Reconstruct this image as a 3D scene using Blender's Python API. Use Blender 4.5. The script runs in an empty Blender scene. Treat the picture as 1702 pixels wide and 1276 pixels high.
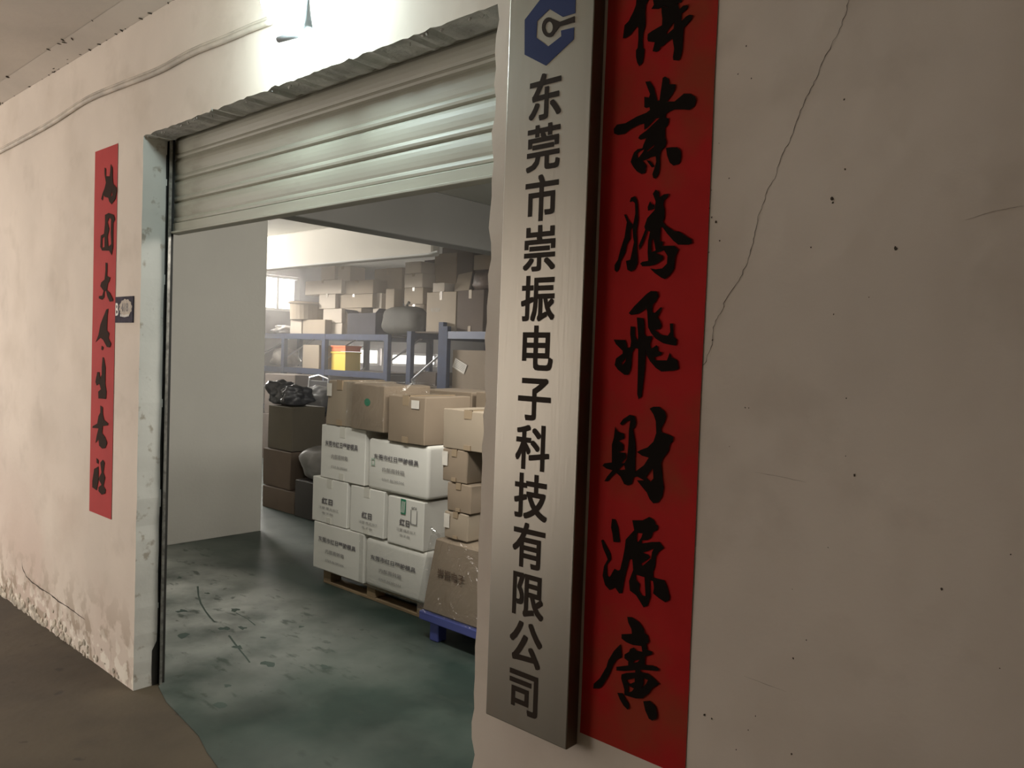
import bpy, bmesh, math, random
from mathutils import Vector, Matrix, noise
from mathutils.geometry import tessellate_polygon
random.seed(7)
S = bpy.context.scene
COL = S.collection

# ------------------------------------------------------------------ camera, light, exposure
FPX, PCX, PCY = 1300.0, 851.0, 638.0
_Xr = Vector((1461, 95, -FPX)).normalized()
_a = -0.035
_D = Vector((_a, 1, (1461*_a+95)/FPX)).normalized()
_U = -_D
_Y = _U.cross(_Xr)
ROT = Matrix((_Xr, _Y, _U))                    # camera axes (x right, y down, z forward) -> world
CAM = Vector((0.0, -1.534, 1.6))
cd = bpy.data.cameras.new('camera'); cam = bpy.data.objects.new('camera', cd); COL.objects.link(cam)
cd.sensor_width = 36; cd.lens = FPX/1702*36; cd.clip_start = 0.02
bx_, by_, bz_ = ROT @ Vector((1,0,0)), ROT @ Vector((0,-1,0)), ROT @ Vector((0,0,-1))
M4 = Matrix((bx_, by_, bz_)).transposed().to_4x4(); M4.translation = CAM
cam.matrix_world = M4
S.camera = cam

S.view_settings.view_transform = 'Standard'; S.view_settings.look = 'None'
S.view_settings.gamma = 1; S.view_settings.use_curve_mapping = False
S.view_settings.exposure = 0.0
S.cycles.use_denoising = True
S.cycles.max_bounces = 8; S.cycles.diffuse_bounces = 5; S.cycles.volume_bounces = 1
S.cycles.transparent_max_bounces = 12
W = bpy.data.worlds.new('daylight'); S.world = W; W.use_nodes = True
W.node_tree.nodes['Background'].inputs[0].default_value = (1.0, 0.94, 0.90, 1)
W.node_tree.nodes['Background'].inputs[1].default_value = 2.8

def area_light(name, loc, direction, sx, sy, power, color):
    l = bpy.data.lights.new(name, 'AREA'); l.shape = 'RECTANGLE'; l.size = sx; l.size_y = sy
    l.energy = power; l.color = color
    o = bpy.data.objects.new(name, l); COL.objects.link(o); o.location = loc
    o.rotation_euler = Vector(direction).to_track_quat('-Z', 'Y').to_euler()
    return o
LAMP_STRENGTH = 190
# daylight at the open left end of the corridor
area_light('corridor_daylight', (-8.9, -2.2, 1.7), (1, 0.25, -0.02), 2.3, 2.6, 34, (1.0, 0.83, 0.71))
# added fill for the left wall, through an unseen opening behind the photographer
area_light('left_wall_fill', (-5.6, -4.0, 1.4), (0.1, 1, 0.0), 2.2, 2.2, 38, (1.0, 0.87, 0.74))
# daylight outside the windows; the first, unseen, is added to brighten the cross beam
WINS = [(2.4, 4.5, 2.80, 3.24), (5.95, 7.3, 2.33, 3.0), (7.05, 9.1, 1.33, 1.70), (9.4, 10.75, 1.33, 1.62)]
for (a, b, c, d) in WINS:
    area_light('window_daylight', (-13.62, (a+b)/2+0.1, (c+d)/2), (1, 0, 0), (b-a)+0.5, (d-c)+0.2, 1900 if a < 3 else 170*(b-a)*(d-c), (1.0, 0.93, 0.86))
# added unseen fill lights: brighten the carton fronts, the partition and the back
area_light('room_fill', (-2.6, 0.42, 2.45), (0, 1, -0.45), 1.7, 0.3, 44, (1.0, 0.97, 0.9))
area_light('room_fill', (-1.5, 5.0, 3.2), (-0.6, 0.0, -1), 0.3, 3.0, 42, (1.0, 0.97, 0.9))

area_light('room_fill', (-1.55, 1.9, 2.7), (-1, 0.0, -0.25), 1.6, 0.5, 46, (1.0, 0.96, 0.89))
# ------------------------------------------------------------------ placing helpers
def ray(px, py): return ROT @ Vector((px-PCX, py-PCY, FPX))
def at_y(px, py, y):
    r = ray(px, py); return CAM + r*((y-CAM.y)/r.y)
def at_x(px, py, x):
    r = ray(px, py); return CAM + r*((x-CAM.x)/r.x)
def at_z(px, py, z):
    r = ray(px, py); return CAM + r*((z-CAM.z)/r.z)

def link(name, me, mats, parent=None):
    o = bpy.data.objects.new(name, me); COL.objects.link(o)
    for m in (mats if isinstance(mats, (list, tuple)) else [mats]): me.materials.append(m)
    if parent is not None: o.parent = parent; o.matrix_parent_inverse = parent.matrix_world.inverted() if False else Matrix.Translation(-Vector(parent.location))
    return o
def obj(name, bm, mats, parent=None, smooth=False):
    me = bpy.data.meshes.new(name)
    bmesh.ops.recalc_face_normals(bm, faces=bm.faces)
    bm.to_mesh(me); bm.free()
    if smooth:
        for p in me.polygons: p.use_smooth = True
    return link(name, me, mats, parent)
def struct(name, bm, mats, parent=None, smooth=False):
    o = obj(name, bm, mats, parent, smooth)
    if parent is None: o['kind'] = 'structure'
    return o
def thing(name, label, cat, loc=(0,0,0), group=None):
    o = bpy.data.objects.new(name, None); COL.objects.link(o); o.location = loc
    o.empty_display_size = 0.1
    o['label'] = label; o['category'] = cat
    if group: o['group'] = group
    return o
def tag(o, label, cat, group=None):
    o['label'] = label; o['category'] = cat
    if group: o['group'] = group
    return o

def bbox(bm, x0, x1, y0, y1, z0, z1, bev=0.0, seg=1, mi=0):
    vs = [bm.verts.new((x, y, z)) for z in (z0, z1) for y in (y0, y1) for x in (x0, x1)]
    fs = [(0,2,3,1),(4,5,7,6),(0,1,5,4),(2,6,7,3),(0,4,6,2),(1,3,7,5)]
    nf = [bm.faces.new([vs[i] for i in f]) for f in fs]
    for f in nf: f.material_index = mi
    if bev > 0:
        es = list({e for f in nf for e in f.edges})
        r = bmesh.ops.bevel(bm, geom=es, offset=bev, segments=seg, affect='EDGES', profile=0.5)
    return vs
def box(name, x0, x1, y0, y1, z0, z1, mats, parent=None, bev=0.0, st=False):
    bm = bmesh.new(); bbox(bm, x0, x1, y0, y1, z0, z1, bev)
    return (struct if st else obj)(name, bm, mats, parent)
def tube(bm, pts, r, n=8):
    rings = []
    for i, p in enumerate(pts):
        p = Vector(p); a = Vector(pts[max(0, i-1)]); b = Vector(pts[min(len(pts)-1, i+1)])
        t = (b-a).normalized(); u = t.cross(Vector((0,0,1)))
        if u.length < 1e-3: u = Vector((1,0,0))
        u.normalize(); v = t.cross(u).normalized()
        rr = r[i] if isinstance(r, (list, tuple)) else r
        rings.append([bm.verts.new(p + rr*(math.cos(2*math.pi*k/n)*u + math.sin(2*math.pi*k/n)*v)) for k in range(n)])
    for i in range(len(rings)-1):
        for k in range(n):
            bm.faces.new((rings[i][k], rings[i][(k+1)%n], rings[i+1][(k+1)%n], rings[i+1][k]))
    bm.faces.new(rings[0]); bm.faces.new(list(reversed(rings[-1])))
def flat_poly(bm, loops, to3d, normal, thick):
    """filled outline with holes, laid on a surface with its own thickness"""
    l3 = [[Vector((p[0], p[1], 0)) for p in lp] for lp in loops]
    allp = [p for lp in loops for p in lp]
    tris = tessellate_polygon(l3)
    n = Vector(normal)*thick
    top = [bm.verts.new(to3d(*p)+n) for p in allp]; bot = [bm.verts.new(to3d(*p)) for p in allp]
    for t in tris:
        try: bm.faces.new([top[i] for i in t])
        except ValueError: pass
    k = 0
    for lp in loops:
        m = len(lp)
        for i in range(m):
            try: bm.faces.new((top[k+i], top[k+(i+1)%m], bot[k+(i+1)%m], bot[k+i]))
            except ValueError: pass
        k += m

# ------------------------------------------------------------------ materials
def mat(name, col, rough=0.8, metal=0.0, var=0.0, vscale=3.0, bump=0.0, bscale=40.0, col2=None, stretch=(1,1,1), spec=None, detail=5):
    m = bpy.data.materials.new(name); m.use_nodes = True
    nt = m.node_tree; b = nt.nodes['Principled BSDF']
    b.inputs['Roughness'].default_value = rough; b.inputs['Metallic'].default_value = metal
    if spec is not None: b.inputs['Specular IOR Level'].default_value = spec
    tc = nt.nodes.new('ShaderNodeTexCoord'); mp = nt.nodes.new('ShaderNodeMapping')
    mp.inputs['Scale'].default_value = stretch
    nt.links.new(tc.outputs['Object'], mp.inputs['Vector'])
    c2 = col2 if col2 else tuple(c*(1-var) for c in col)
    if var > 0 or col2:
        n = nt.nodes.new('ShaderNodeTexNoise'); n.inputs['Scale'].default_value = vscale; n.inputs['Detail'].default_value = detail
        nt.links.new(mp.outputs[0], n.inputs['Vector'])
        r = nt.nodes.new('ShaderNodeValToRGB'); r.color_ramp.elements[0].position = 0.38; r.color_ramp.elements[1].position = 0.62
        r.color_ramp.elements[0].color = (*c2, 1); r.color_ramp.elements[1].color = (*col, 1)
        nt.links.new(n.outputs['Fac'], r.inputs['Fac']); nt.links.new(r.outputs['Color'], b.inputs['Base Color'])
        m['out'] = r.name
    else:
        b.inputs['Base Color'].default_value = (*col, 1)
    if bump > 0:
        n2 = nt.nodes.new('ShaderNodeTexNoise'); n2.inputs['Scale'].default_value = bscale; n2.inputs['Detail'].default_value = 6
        nt.links.new(mp.outputs[0], n2.inputs['Vector'])
        bp = nt.nodes.new('ShaderNodeBump'); bp.inputs['Strength'].default_value = bump; bp.inputs['Distance'].default_value = 0.01
        nt.links.new(n2.outputs['Fac'], bp.inputs['Height']); nt.links.new(bp.outputs[0], b.inputs['Normal'])
    return m
def layer(m, col, scale, lo, hi, stretch=(1,1,1), zmask=None, xmask=None, ymask=None, amount=1.0, detail=6, seed=0.0):
    """mix a further stain or lit-patch colour over a material by a noise mask (optionally limited to low heights)"""
    nt = m.node_tree; b = nt.nodes['Principled BSDF']; L = nt.links
    tc = nt.nodes.new('ShaderNodeTexCoord'); mp = nt.nodes.new('ShaderNodeMapping'); mp.inputs['Scale'].default_value = stretch
    mp.inputs['Location'].default_value = (seed, seed*1.7, seed*0.3)
    L.new(tc.outputs['Object'], mp.inputs['Vector'])
    n = nt.nodes.new('ShaderNodeTexNoise'); n.inputs['Scale'].default_value = scale; n.inputs['Detail'].default_value = detail
    L.new(mp.outputs[0], n.inputs['Vector'])
    mr = nt.nodes.new('ShaderNodeMapRange'); mr.inputs['From Min'].default_value = lo; mr.inputs['From Max'].default_value = hi
    mr.inputs['To Max'].default_value = amount
    L.new(n.outputs['Fac'], mr.inputs['Value']); fac = mr.outputs[0]
    for ax, msk in ((2, zmask), (0, xmask), (1, ymask)):
        if msk:
            sp = nt.nodes.new('ShaderNodeSeparateXYZ'); L.new(tc.outputs['Object'], sp.inputs[0])
            m2 = nt.nodes.new('ShaderNodeMapRange'); m2.inputs['From Min'].default_value = msk[0]; m2.inputs['From Max'].default_value = msk[1]
            L.new(sp.outputs[ax], m2.inputs['Value'])
            mu = nt.nodes.new('ShaderNodeMath'); mu.operation = 'MULTIPLY'
            L.new(fac, mu.inputs[0]); L.new(m2.outputs[0], mu.inputs[1]); fac = mu.outputs[0]
    mx = nt.nodes.new('ShaderNodeMix'); mx.data_type = 'RGBA'
    L.new(fac, mx.inputs['Factor'])
    src = b.inputs['Base Color']
    if src.links: L.new(src.links[0].from_socket, mx.inputs['A'])
    else: mx.inputs['A'].default_value = src.default_value
    mx.inputs['B'].default_value = (*col, 1)
    L.new(mx.outputs['Result'], src)
    return m

M_wall = mat('painted_plaster', (0.66,0.585,0.50), 0.85, var=0.10, vscale=1.6, bump=0.35, bscale=9)
layer(M_wall, (0.50,0.43,0.35), 2.2, 0.52, 0.75, amount=0.6, seed=3)
layer(M_wall, (0.56,0.44,0.37), 1.1, 0.45, 0.6, zmask=(1.1, 0.3), xmask=(-3.6,-4.2), amount=0.7, seed=9)
layer(M_wall, (0.42,0.36,0.29), 5, 0.56, 0.74, amount=0.35, seed=5)
layer(M_wall, (0.34,0.27,0.20), 9, 0.50, 0.58, zmask=(0.42, 0.12), amount=0.85, seed=1)
layer(M_wall, (0.80,0.76,0.66), 14, 0.52, 0.56, zmask=(0.26, 0.06), amount=0.8, seed=4)
M_reveal = mat('fresh_plaster', (0.66,0.64,0.58), 0.85, var=0.08, vscale=4, bump=0.3, bscale=14)
layer(M_reveal, (0.30,0.24,0.17), 16, 0.60, 0.68, amount=0.7, seed=2)
M_rough = mat('broken_concrete', (0.36,0.32,0.27), 0.95, var=0.5, vscale=18, bump=1.0, bscale=30)
M_soffit = mat('grey_mortar', (0.44,0.43,0.39), 0.9, var=0.3, vscale=9, bump=0.8, bscale=25)
M_cfloor = mat('worn_concrete_floor', (0.093,0.071,0.044), 0.8, var=0.35, vscale=1.3, bump=0.3, bscale=14)
layer(M_cfloor, (0.05,0.037,0.023), 2.3, 0.52, 0.66, amount=0.8, seed=2)
layer(M_cfloor, (0.03,0.02,0.015), 9, 0.68, 0.72, amount=0.7, seed=6)
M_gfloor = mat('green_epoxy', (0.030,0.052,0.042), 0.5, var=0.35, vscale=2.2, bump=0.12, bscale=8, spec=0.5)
layer(M_gfloor, (0.13,0.15,0.13), 1.5, 0.44, 0.66, amount=0.55, seed=8)
layer(M_gfloor, (0.62,0.62,0.57), 2.6, 0.25, 0.60, amount=0.75, seed=3, ymask=(1.5, 0.95), xmask=(-3.0, -4.6))  # paler where the wall lamp's light falls: lit floor patch painted in
layer(M_gfloor, (0.035,0.05,0.04), 7, 0.60, 0.70, stretch=(1,2.2,1), amount=0.75, seed=4)
layer(M_gfloor, (0.03,0.04,0.03), 16, 0.68, 0.74, amount=0.6, seed=7)
M_rwall = mat('room_paint', (0.55,0.53,0.48), 0.85, var=0.05, vscale=1.5, bump=0.1)
M_rceil = mat('room_ceiling_paint', (0.60,0.58,0.52), 0.9, var=0.08, vscale=1.0)
M_beam = mat('beam_paint', (0.58,0.55,0.49), 0.9, var=0.08, vscale=1.0)
M_cceil = mat('corridor_ceiling', (0.50,0.44,0.37), 0.9, var=0.12, vscale=2.0, bump=0.3, bscale=12)
M_shut = mat('cream_metal', (0.375,0.37,0.30), 0.55, metal=0.0, var=0.10, vscale=5, bump=0.05, bscale=30, stretch=(0.4,1,3))
layer(M_shut, (0.25,0.24,0.19), 7, 0.58, 0.72, amount=0.6, stretch=(0.5,1,2), seed=4)
M_rail = mat('dull_steel', (0.20,0.20,0.19), 0.35, metal=0.8, var=0.5, vscale=14)
M_dark = mat('dark_rust', (0.028,0.025,0.020), 0.7, var=0.4, vscale=10)
M_red = mat('red_paper', (0.41,0.017,0.016), 0.8, spec=0.12, var=0.12, vscale=6, bump=0.06, bscale=5)
layer(M_red, (0.20,0.055,0.02), 3.2, 0.57, 0.70, amount=0.55, seed=12)
M_redL = mat('red_paper_left', (0.42,0.055,0.052), 0.8, spec=0.12, var=0.08, vscale=6, bump=0.05, bscale=5)
M_ink = mat('black_ink', (0.010,0.007,0.005), 0.9, spec=0.08)
M_inkL = mat('worn_black_ink', (0.035,0.020,0.014), 0.9, spec=0.08)
M_letter = mat('dark_lettering', (0.032,0.022,0.015), 0.8, spec=0.15)
M_steel = mat('brushed_steel', (0.315,0.29,0.245), 0.42, metal=0.85, var=0.07, vscale=6, bump=0.03, bscale=120, stretch=(1,1,0.08))
layer(M_steel, (0.30,0.26,0.21), 7, 0.60, 0.72, amount=0.5, seed=11)
M_steel_side = mat('steel_side', (0.17,0.115,0.075), 0.5, metal=0.5, var=0.25, vscale=4)  # sides darker and browner: the reflection there is put into the colour
M_blue = mat('navy_print', (0.042,0.055,0.13), 0.8, spec=0.1)
M_crack = mat('crack_shadow', (0.055,0.042,0.030), 0.95)
M_scr = mat('faint_scratch', (0.34,0.29,0.235), 0.95)
M_speck = mat('grime_speck', (0.09,0.065,0.045), 0.95, var=0.5, vscale=50)
M_cable = mat('painted_cable', (0.52,0.46,0.38), 0.7, var=0.3, vscale=8)
M_white = mat('white_carton', (0.74,0.725,0.665), 0.75, var=0.05, vscale=3, bump=0.12, bscale=6)
M_whiteside = M_white
M_kraft = mat('kraft_carton', (0.265,0.205,0.145), 0.8, var=0.10, vscale=3, bump=0.15, bscale=6)
M_kraft2 = mat('faded_kraft_carton', (0.33,0.27,0.20), 0.8, var=0.10, vscale=3, bump=0.15, bscale=6)
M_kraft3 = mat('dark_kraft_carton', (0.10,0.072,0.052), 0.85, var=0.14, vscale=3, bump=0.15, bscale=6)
M_pale = mat('pale_carton', (0.47,0.41,0.34), 0.8, var=0.08, vscale=3, bump=0.12, bscale=6)
M_tape = mat('packing_tape', (0.31,0.235,0.155), 0.3, spec=0.5)
M_tapew = mat('clear_tape', (0.66,0.64,0.57), 0.2, spec=0.7)
M_seam = mat('flap_gap', (0.06,0.045,0.03), 0.9)
M_print = mat('grey_print', (0.13,0.12,0.125), 0.7)
M_print2 = mat('faint_print', (0.30,0.285,0.27), 0.7)
M_print3 = mat('brown_print', (0.085,0.045,0.022), 0.7)
M_green = mat('green_print', (0.02,0.19,0.10), 0.6)
M_sticker = mat('paper_sticker', (0.68,0.64,0.57), 0.6, var=0.1, vscale=20)
M_wood = mat('pale_pallet_wood', (0.33,0.235,0.135), 0.85, var=0.3, vscale=7, stretch=(0.3,4,4), bump=0.2)
M_bplast = mat('blue_plastic', (0.055,0.07,0.24), 0.5)
M_rack = mat('blue_rack_paint', (0.018,0.032,0.08), 0.6, spec=0.2, var=0.2, vscale=12)
M_rackl = mat('pale_rack_beam', (0.10,0.12,0.19), 0.4)
M_zinc = mat('galvanised_brace', (0.45,0.46,0.48), 0.35, metal=0.6)
M_bag = mat('dark_plastic_bag', (0.055,0.055,0.060), 0.38, var=0.3, vscale=4, bump=0.5, bscale=7)
M_bagw = mat('pale_plastic_bag', (0.45,0.42,0.39), 0.4, var=0.2, vscale=5, bump=0.6, bscale=9)
M_sack = mat('grey_sack', (0.20,0.19,0.18), 0.5, var=0.2, vscale=4, bump=0.5, bscale=8)
M_orange = mat('orange_plastic', (0.85,0.16,0.02), 0.5)
M_yellow = mat('yellow_plastic', (0.85,0.60,0.06), 0.5)
M_frame = mat('white_window_frame', (0.6,0.6,0.58), 0.5)
M_lampg = mat('lamp_grey_arm', (0.10,0.105,0.105), 0.7)
def emis(name, col, s):
    m = bpy.data.materials.new(name); m.use_nodes = True; nt = m.node_tree
    e = nt.nodes.new('ShaderNodeEmission'); e.inputs[0].default_value = (*col, 1); e.inputs[1].default_value = s
    nt.links.new(e.outputs[0], nt.nodes['Material Output'].inputs['Surface']); return m
M_glare = emis('lamp_glare', (0.80, 0.98, 1.0), LAMP_STRENGTH*0.12)
M_led = emis('led_glow', (0.80, 0.98, 1.0), LAMP_STRENGTH)
def glassy(name, tint, mixf, rough=0.1, bump=0.0, bs=12):
    m = bpy.data.materials.new(name); m.use_nodes = True; nt = m.node_tree; L = nt.links
    t = nt.nodes.new('ShaderNodeBsdfTransparent'); t.inputs[0].default_value = (*tint, 1)
    g = nt.nodes.new('ShaderNodeBsdfGlossy'); g.inputs['Roughness'].default_value = rough
    x = nt.nodes.new('ShaderNodeMixShader'); x.inputs[0].default_value = mixf
    L.new(t.outputs[0], x.inputs[1]); L.new(g.outputs[0], x.inputs[2]); L.new(x.outputs[0], nt.nodes['Material Output'].inputs['Surface'])
    if bump:
        tc = nt.nodes.new('ShaderNodeTexCoord'); n = nt.nodes.new('ShaderNodeTexNoise'); n.inputs['Scale'].default_value = bs; n.inputs['Detail'].default_value = 3
        n.inputs['Distortion'].default_value = 1.5
        L.new(tc.outputs['Object'], n.inputs['Vector'])
        bp = nt.nodes.new('ShaderNodeBump'); bp.inputs['Strength'].default_value = bump; bp.inputs['Distance'].default_value = 0.05
        L.new(n.outputs['Fac'], bp.inputs['Height']); L.new(bp.outputs[0], g.inputs['Normal'])
    return m
M_film = glassy('stretch_film', (0.97,0.97,0.97), 0.10, 0.12, 0.8, 6)
M_glass = glassy('window_glass', (0.97,0.98,0.98), 0.06, 0.03)

# ------------------------------------------------------------------ text (flat print)
def text_mesh(s, weight=0.0):
    c = bpy.data.curves.new('print', 'FONT'); c.body = s; c.offset = weight; c.resolution_u = 3
    o = bpy.data.objects.new('print', c); COL.objects.link(o); bpy.context.view_layer.update()
    me = bpy.data.meshes.new_from_object(o.evaluated_get(bpy.context.evaluated_depsgraph_get()))
    bpy.data.objects.remove(o); bpy.data.curves.remove(c)
    return me
def print_y(name, s, x0, x1, zc, y, m, parent, weight=0.02, h=None, shear=0.0):
    """lettering on a face that looks towards -Y, fitted between x0 and x1"""
    me = text_mesh(s, weight)
    xs = [v.co.x for v in me.vertices]; ys = [v.co.y for v in me.vertices]
    mx, Mx, my, My = min(xs), max(xs), min(ys), max(ys)
    k = (x1-x0)/(Mx-mx); kh = k if h is None else h/(My-my)
    for v in me.vertices:
        X = x0 + (v.co.x-mx)*k; Z = zc + (v.co.y-(my+My)/2)*kh + shear*(X-(x0+x1)/2)
        v.co = Vector((X, y, Z))
    return link(name, me, m, parent)

# ================================================================== SETTING
# facade wall with the doorway (rough edges)
def jag(a, b, n, amp, seed):
    out = []
    for i in range(1, n):
        t = i/n; p = Vector(a).lerp(Vector(b), t)
        d = noise.noise(Vector((seed, t*n*0.55, 0)))*amp + noise.noise(Vector((seed+9, t*n*1.9, 0)))*amp*0.5
        out.append((p, d))
    return out
OL, OR, OT, WT, CH = -3.64, -1.462, 2.54, 0.11, 3.1
edge = [(OL, 0)]
for p, d in jag((OL,0,0), (OL,OT,0), 40, 0.006, 1): edge.append((p.x+d, p.y))
edge.append((OL, OT))
for p, d in jag((OL,OT,0), (OR,OT,0), 90, 0.009, 5): edge.append((p.x, p.y+d))
edge.append((OR, OT))
for p, d in jag((OR,OT,0), (OR,0,0), 60, 0.014, 7): edge.append((p.x+d, p.y))
edge.append((OR, 0))
outl = [(-9.2, 0)] + edge + [(3.2, 0), (3.2, CH), (-9.2, CH)]
bm = bmesh.new()
tris = tessellate_polygon([[Vector((a, b, 0)) for a, b in outl]])
fr = [bm.verts.new((a, 0, b)) for a, b in outl]; bk = [bm.verts.new((a, WT, b)) for a, b in outl]
for t in tris:
    bm.faces.new([fr[i] for i in t]); bm.faces.new([bk[i] for i in reversed(t)])
n = len(outl)
for i in range(n):
    f = bm.faces.new((fr[i], fr[(i+1)%n], bk[(i+1)%n], bk[i]))
    a, b = outl[i], outl[(i+1)%n]
    if abs(a[0]-OL) < 0.05 and abs(b[0]-OL) < 0.05: f.material_index = 1
    elif abs(a[1]-OT) < 0.06 and a[0] > OL-0.01 and b[0] < OR+0.01 and b[1] > 1: f.material_index = 2
    elif abs(a[0]-OR) < 0.05 and abs(b[0]-OR) < 0.05: f.material_index = 1
wall = struct('wall_front', bm, [M_wall, M_reveal, M_soffit])
# chipped mortar along the head of the opening
bm = bmesh.new()
for i in range(50):
    x = random.uniform(OL+0.02, OR-0.02); s = random.uniform(0.003, 0.011)
    z = OT + random.uniform(-0.006, 0.012); y = random.uniform(0.0, 0.03)
    mt = Matrix.Translation((x, y, z)) @ Matrix.Rotation(random.random()*3, 4, 'Y') @ Matrix.Diagonal((s*1.6, s*0.5, s*0.7, 1))
    bmesh.ops.create_icosphere(bm, subdivisions=1, radius=1, matrix=mt)
o = obj('mortar_crumbs', bm, M_soffit, wall); o['kind'] = 'stuff'
# crumbling plaster foot of the wall, left
bm = bmesh.new()
for i in range(150):
    x = -3.68-1.95*random.random()**0.6; s = random.uniform(0.006, 0.022)*(1.3 if x < -4.6 else 0.8)
    mt = Matrix.Translation((x, -0.002, abs(random.gauss(0, 0.035)))) @ Matrix.Rotation(random.random()*3, 4, 'Y') @ Matrix.Diagonal((s*1.3, s*0.35, s, 1))
    bmesh.ops.create_icosphere(bm, subdivisions=1, radius=1, matrix=mt)
o = obj('crumbled_plaster', bm, mat('crumbled_lime', (0.62,0.56,0.46), 0.95, var=0.4, vscale=25), wall, False); o['kind'] = 'stuff'

def ribbon(name, pts, wpx, m, parent, y=-0.0008, jit=0.0):
    P = [at_y(px, py, y) for px, py in pts]
    Q = []
    for i in range(len(P)-1):
        for k in range(4):
            t = k/4; p = P[i].lerp(P[i+1], t)
            if k and jit: p += Vector((random.uniform(-jit, jit), 0, random.uniform(-jit, jit)*0.5))
            Q.append(p)
    Q.append(P[-1]); bm = bmesh.new(); L_ = []
    for i, p in enumerate(Q):
        a = Q[max(0, i-1)]; b = Q[min(len(Q)-1, i+1)]
        t = (b-a).normalized(); nn = Vector((-t.z, 0, t.x))
        e = min(i, len(Q)-1-i)/3.0
        w = wpx*(0.5+random.random()*0.8)*min(1, 0.3+e)
        L_.append((bm.verts.new(p+nn*w), bm.verts.new(p-nn*w)))
    for i in range(len(L_)-1): bm.faces.new((L_[i][0], L_[i+1][0], L_[i+1][1], L_[i][1]))
    return obj(name, bm, m, parent)
cr = [(518,-12),(510,50),(490,95),(462,150),(438,195),(412,262),(392,298),(372,340),(352,392),(338,430),(318,482),(296,520),(276,592),(250,630),(240,668),(218,718),(208,770),(200,815),(185,870),(160,920),(132,962),(108,1000),(104,1022),(84,1055),(70,1085),(68,1130),(56,1170),(42,1205),(28,1218)]
s_ = 1101/552.0
ribbon('crack', [(1150+x/s_, y/s_) for x, y in cr], 0.00055, M_crack, wall, jit=0.0022)
z1 = 510/120.0
ribbon('crack', [(x/z1, 780+y/z1) for x, y in [(155,655),(160,700),(185,755),(230,800),(300,850),(360,885),(410,930),(470,965),(520,1000),(600,1060)]], 0.0035, M_crack, wall, jit=0.004)
ribbon('scratch', [(1150+x/s_, y/s_) for x, y in [(905,730),(960,712),(1010,698),(1060,688),(1105,682)]], 0.0005, M_scr, wall, jit=0.001)
ribbon('scratch', [(1140+x/2.007, 640+y/2.007) for x, y in [(230,290),(320,306),(400,324)]], 0.0005, M_scr, wall, jit=0.001)
ribbon('scratch', [(1140+x/2.007, 640+y/2.007) for x, y in [(195,970),(260,995),(335,1022)]], 0.0005, M_scr, wall, jit=0.001)
# grime specks and chips of the right wall
bm = bmesh.new()
spk = [(180,152,4),(153,245,3),(197,260,4),(505,330,4),(508,561,4),(465,658,7),(467,672,5),(123,591,3),(58,690,3),(65,720,4),(80,735,6),(92,798,4),(675,824,8),(395,820,4),(68,1127,4),(470,1042,3),(587,985,2),(90,475,2),(65,630,3),(57,836,3)]
spots = [(1150+x/s_, y/s_, r/s_) for x, y, r in spk] + [(1140+x/2.007, 640+y/2.007, r/2.007) for x, y, r in [(198,75,3),(210,76,3),(562,300,5),(533,236,2),(474,541,2),(355,680,2),(402,850,3),(358,911,4),(232,1103,3),(62,1100,6),(86,1112,4),(208,1150,3),(168,1215,3),(353,1230,5),(1083,565,3),(1047,944,2),(853,680,5),(145,204,2),(535,44,3)]]
for px, py, r in spots:
    c = at_y(px, py, -0.0006); k = []
    rr = r*0.00105
    for j in range(7):
        an = 2*math.pi*j/7; q = rr*random.uniform(0.5, 1.1)
        k.append(bm.verts.new(c+Vector((math.cos(an)*q, 0, math.sin(an)*q*1.2))))
    bm.faces.new(k)
o = obj('grime_specks', bm, M_speck, wall); o['kind'] = 'stuff'

# corridor shell
bm = bmesh.new(); bbox(bm, -9.2, 3.2, -4.3, 0.14, -0.12, 0.0); struct('floor_corridor', bm, M_cfloor)
bm = bmesh.new(); bbox(bm, -9.2, 3.2, -4.3, 0.02, CH, CH+0.12); cceil = struct('ceiling_corridor', bm, M_cceil)
bm = bmesh.new(); bbox(bm, 3.2, 3.3, -4.3, 0.2, -0.1, CH+0.1); struct('wall_right', bm, M_wall)
bm = bmesh.new()
bbox(bm, -9.2, -6.8, -4.2, -4.1, 0, CH); bbox(bm, -4.4, 3.2, -4.2, -4.1, 0, CH); bbox(bm, -6.8, -4.4, -4.2, -4.1, 2.6, CH)
struct('wall_back', bm, M_wall)
# narrow plaster cove along the wall head and its pits
bm = bmesh.new()
v = [bm.verts.new(p) for p in ((-9.2,-0.001,CH-0.002),(3.2,-0.001,CH-0.002),(3.2,-0.11,CH-0.002),(-9.2,-0.11,CH-0.002),(-9.2,-0.001,CH-0.03),(3.2,-0.001,CH-0.03))]
bm.faces.new((v[4], v[5], v[2], v[3])); bm.faces.new((v[0], v[1], v[5], v[4])); bm.faces.new((v[0], v[3], v[2], v[1]))
bm.faces.new((v[0], v[4], v[3])); bm.faces.new((v[1], v[2], v[5]))
trim = struct('trim_1', bm, M_cceil)
bm = bmesh.new()
for i in range(70):
    x = random.uniform(-6.2, -3.0); s = random.uniform(0.002, 0.008)
    t = random.choice([0, 0, 0, 1, random.random()])
    mt = Matrix.Translation((x, -0.003-0.107*t, CH-0.031+0.028*t)) @ Matrix.Rotation(random.random()*3, 4, 'Z') @ Matrix.Diagonal((s*2.2, s*0.5, s*0.5, 1))
    bmesh.ops.create_icosphere(bm, subdivisions=1, radius=1, matrix=mt)
o = obj('plaster_pits', bm, M_crack, trim); o['kind'] = 'stuff'

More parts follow.
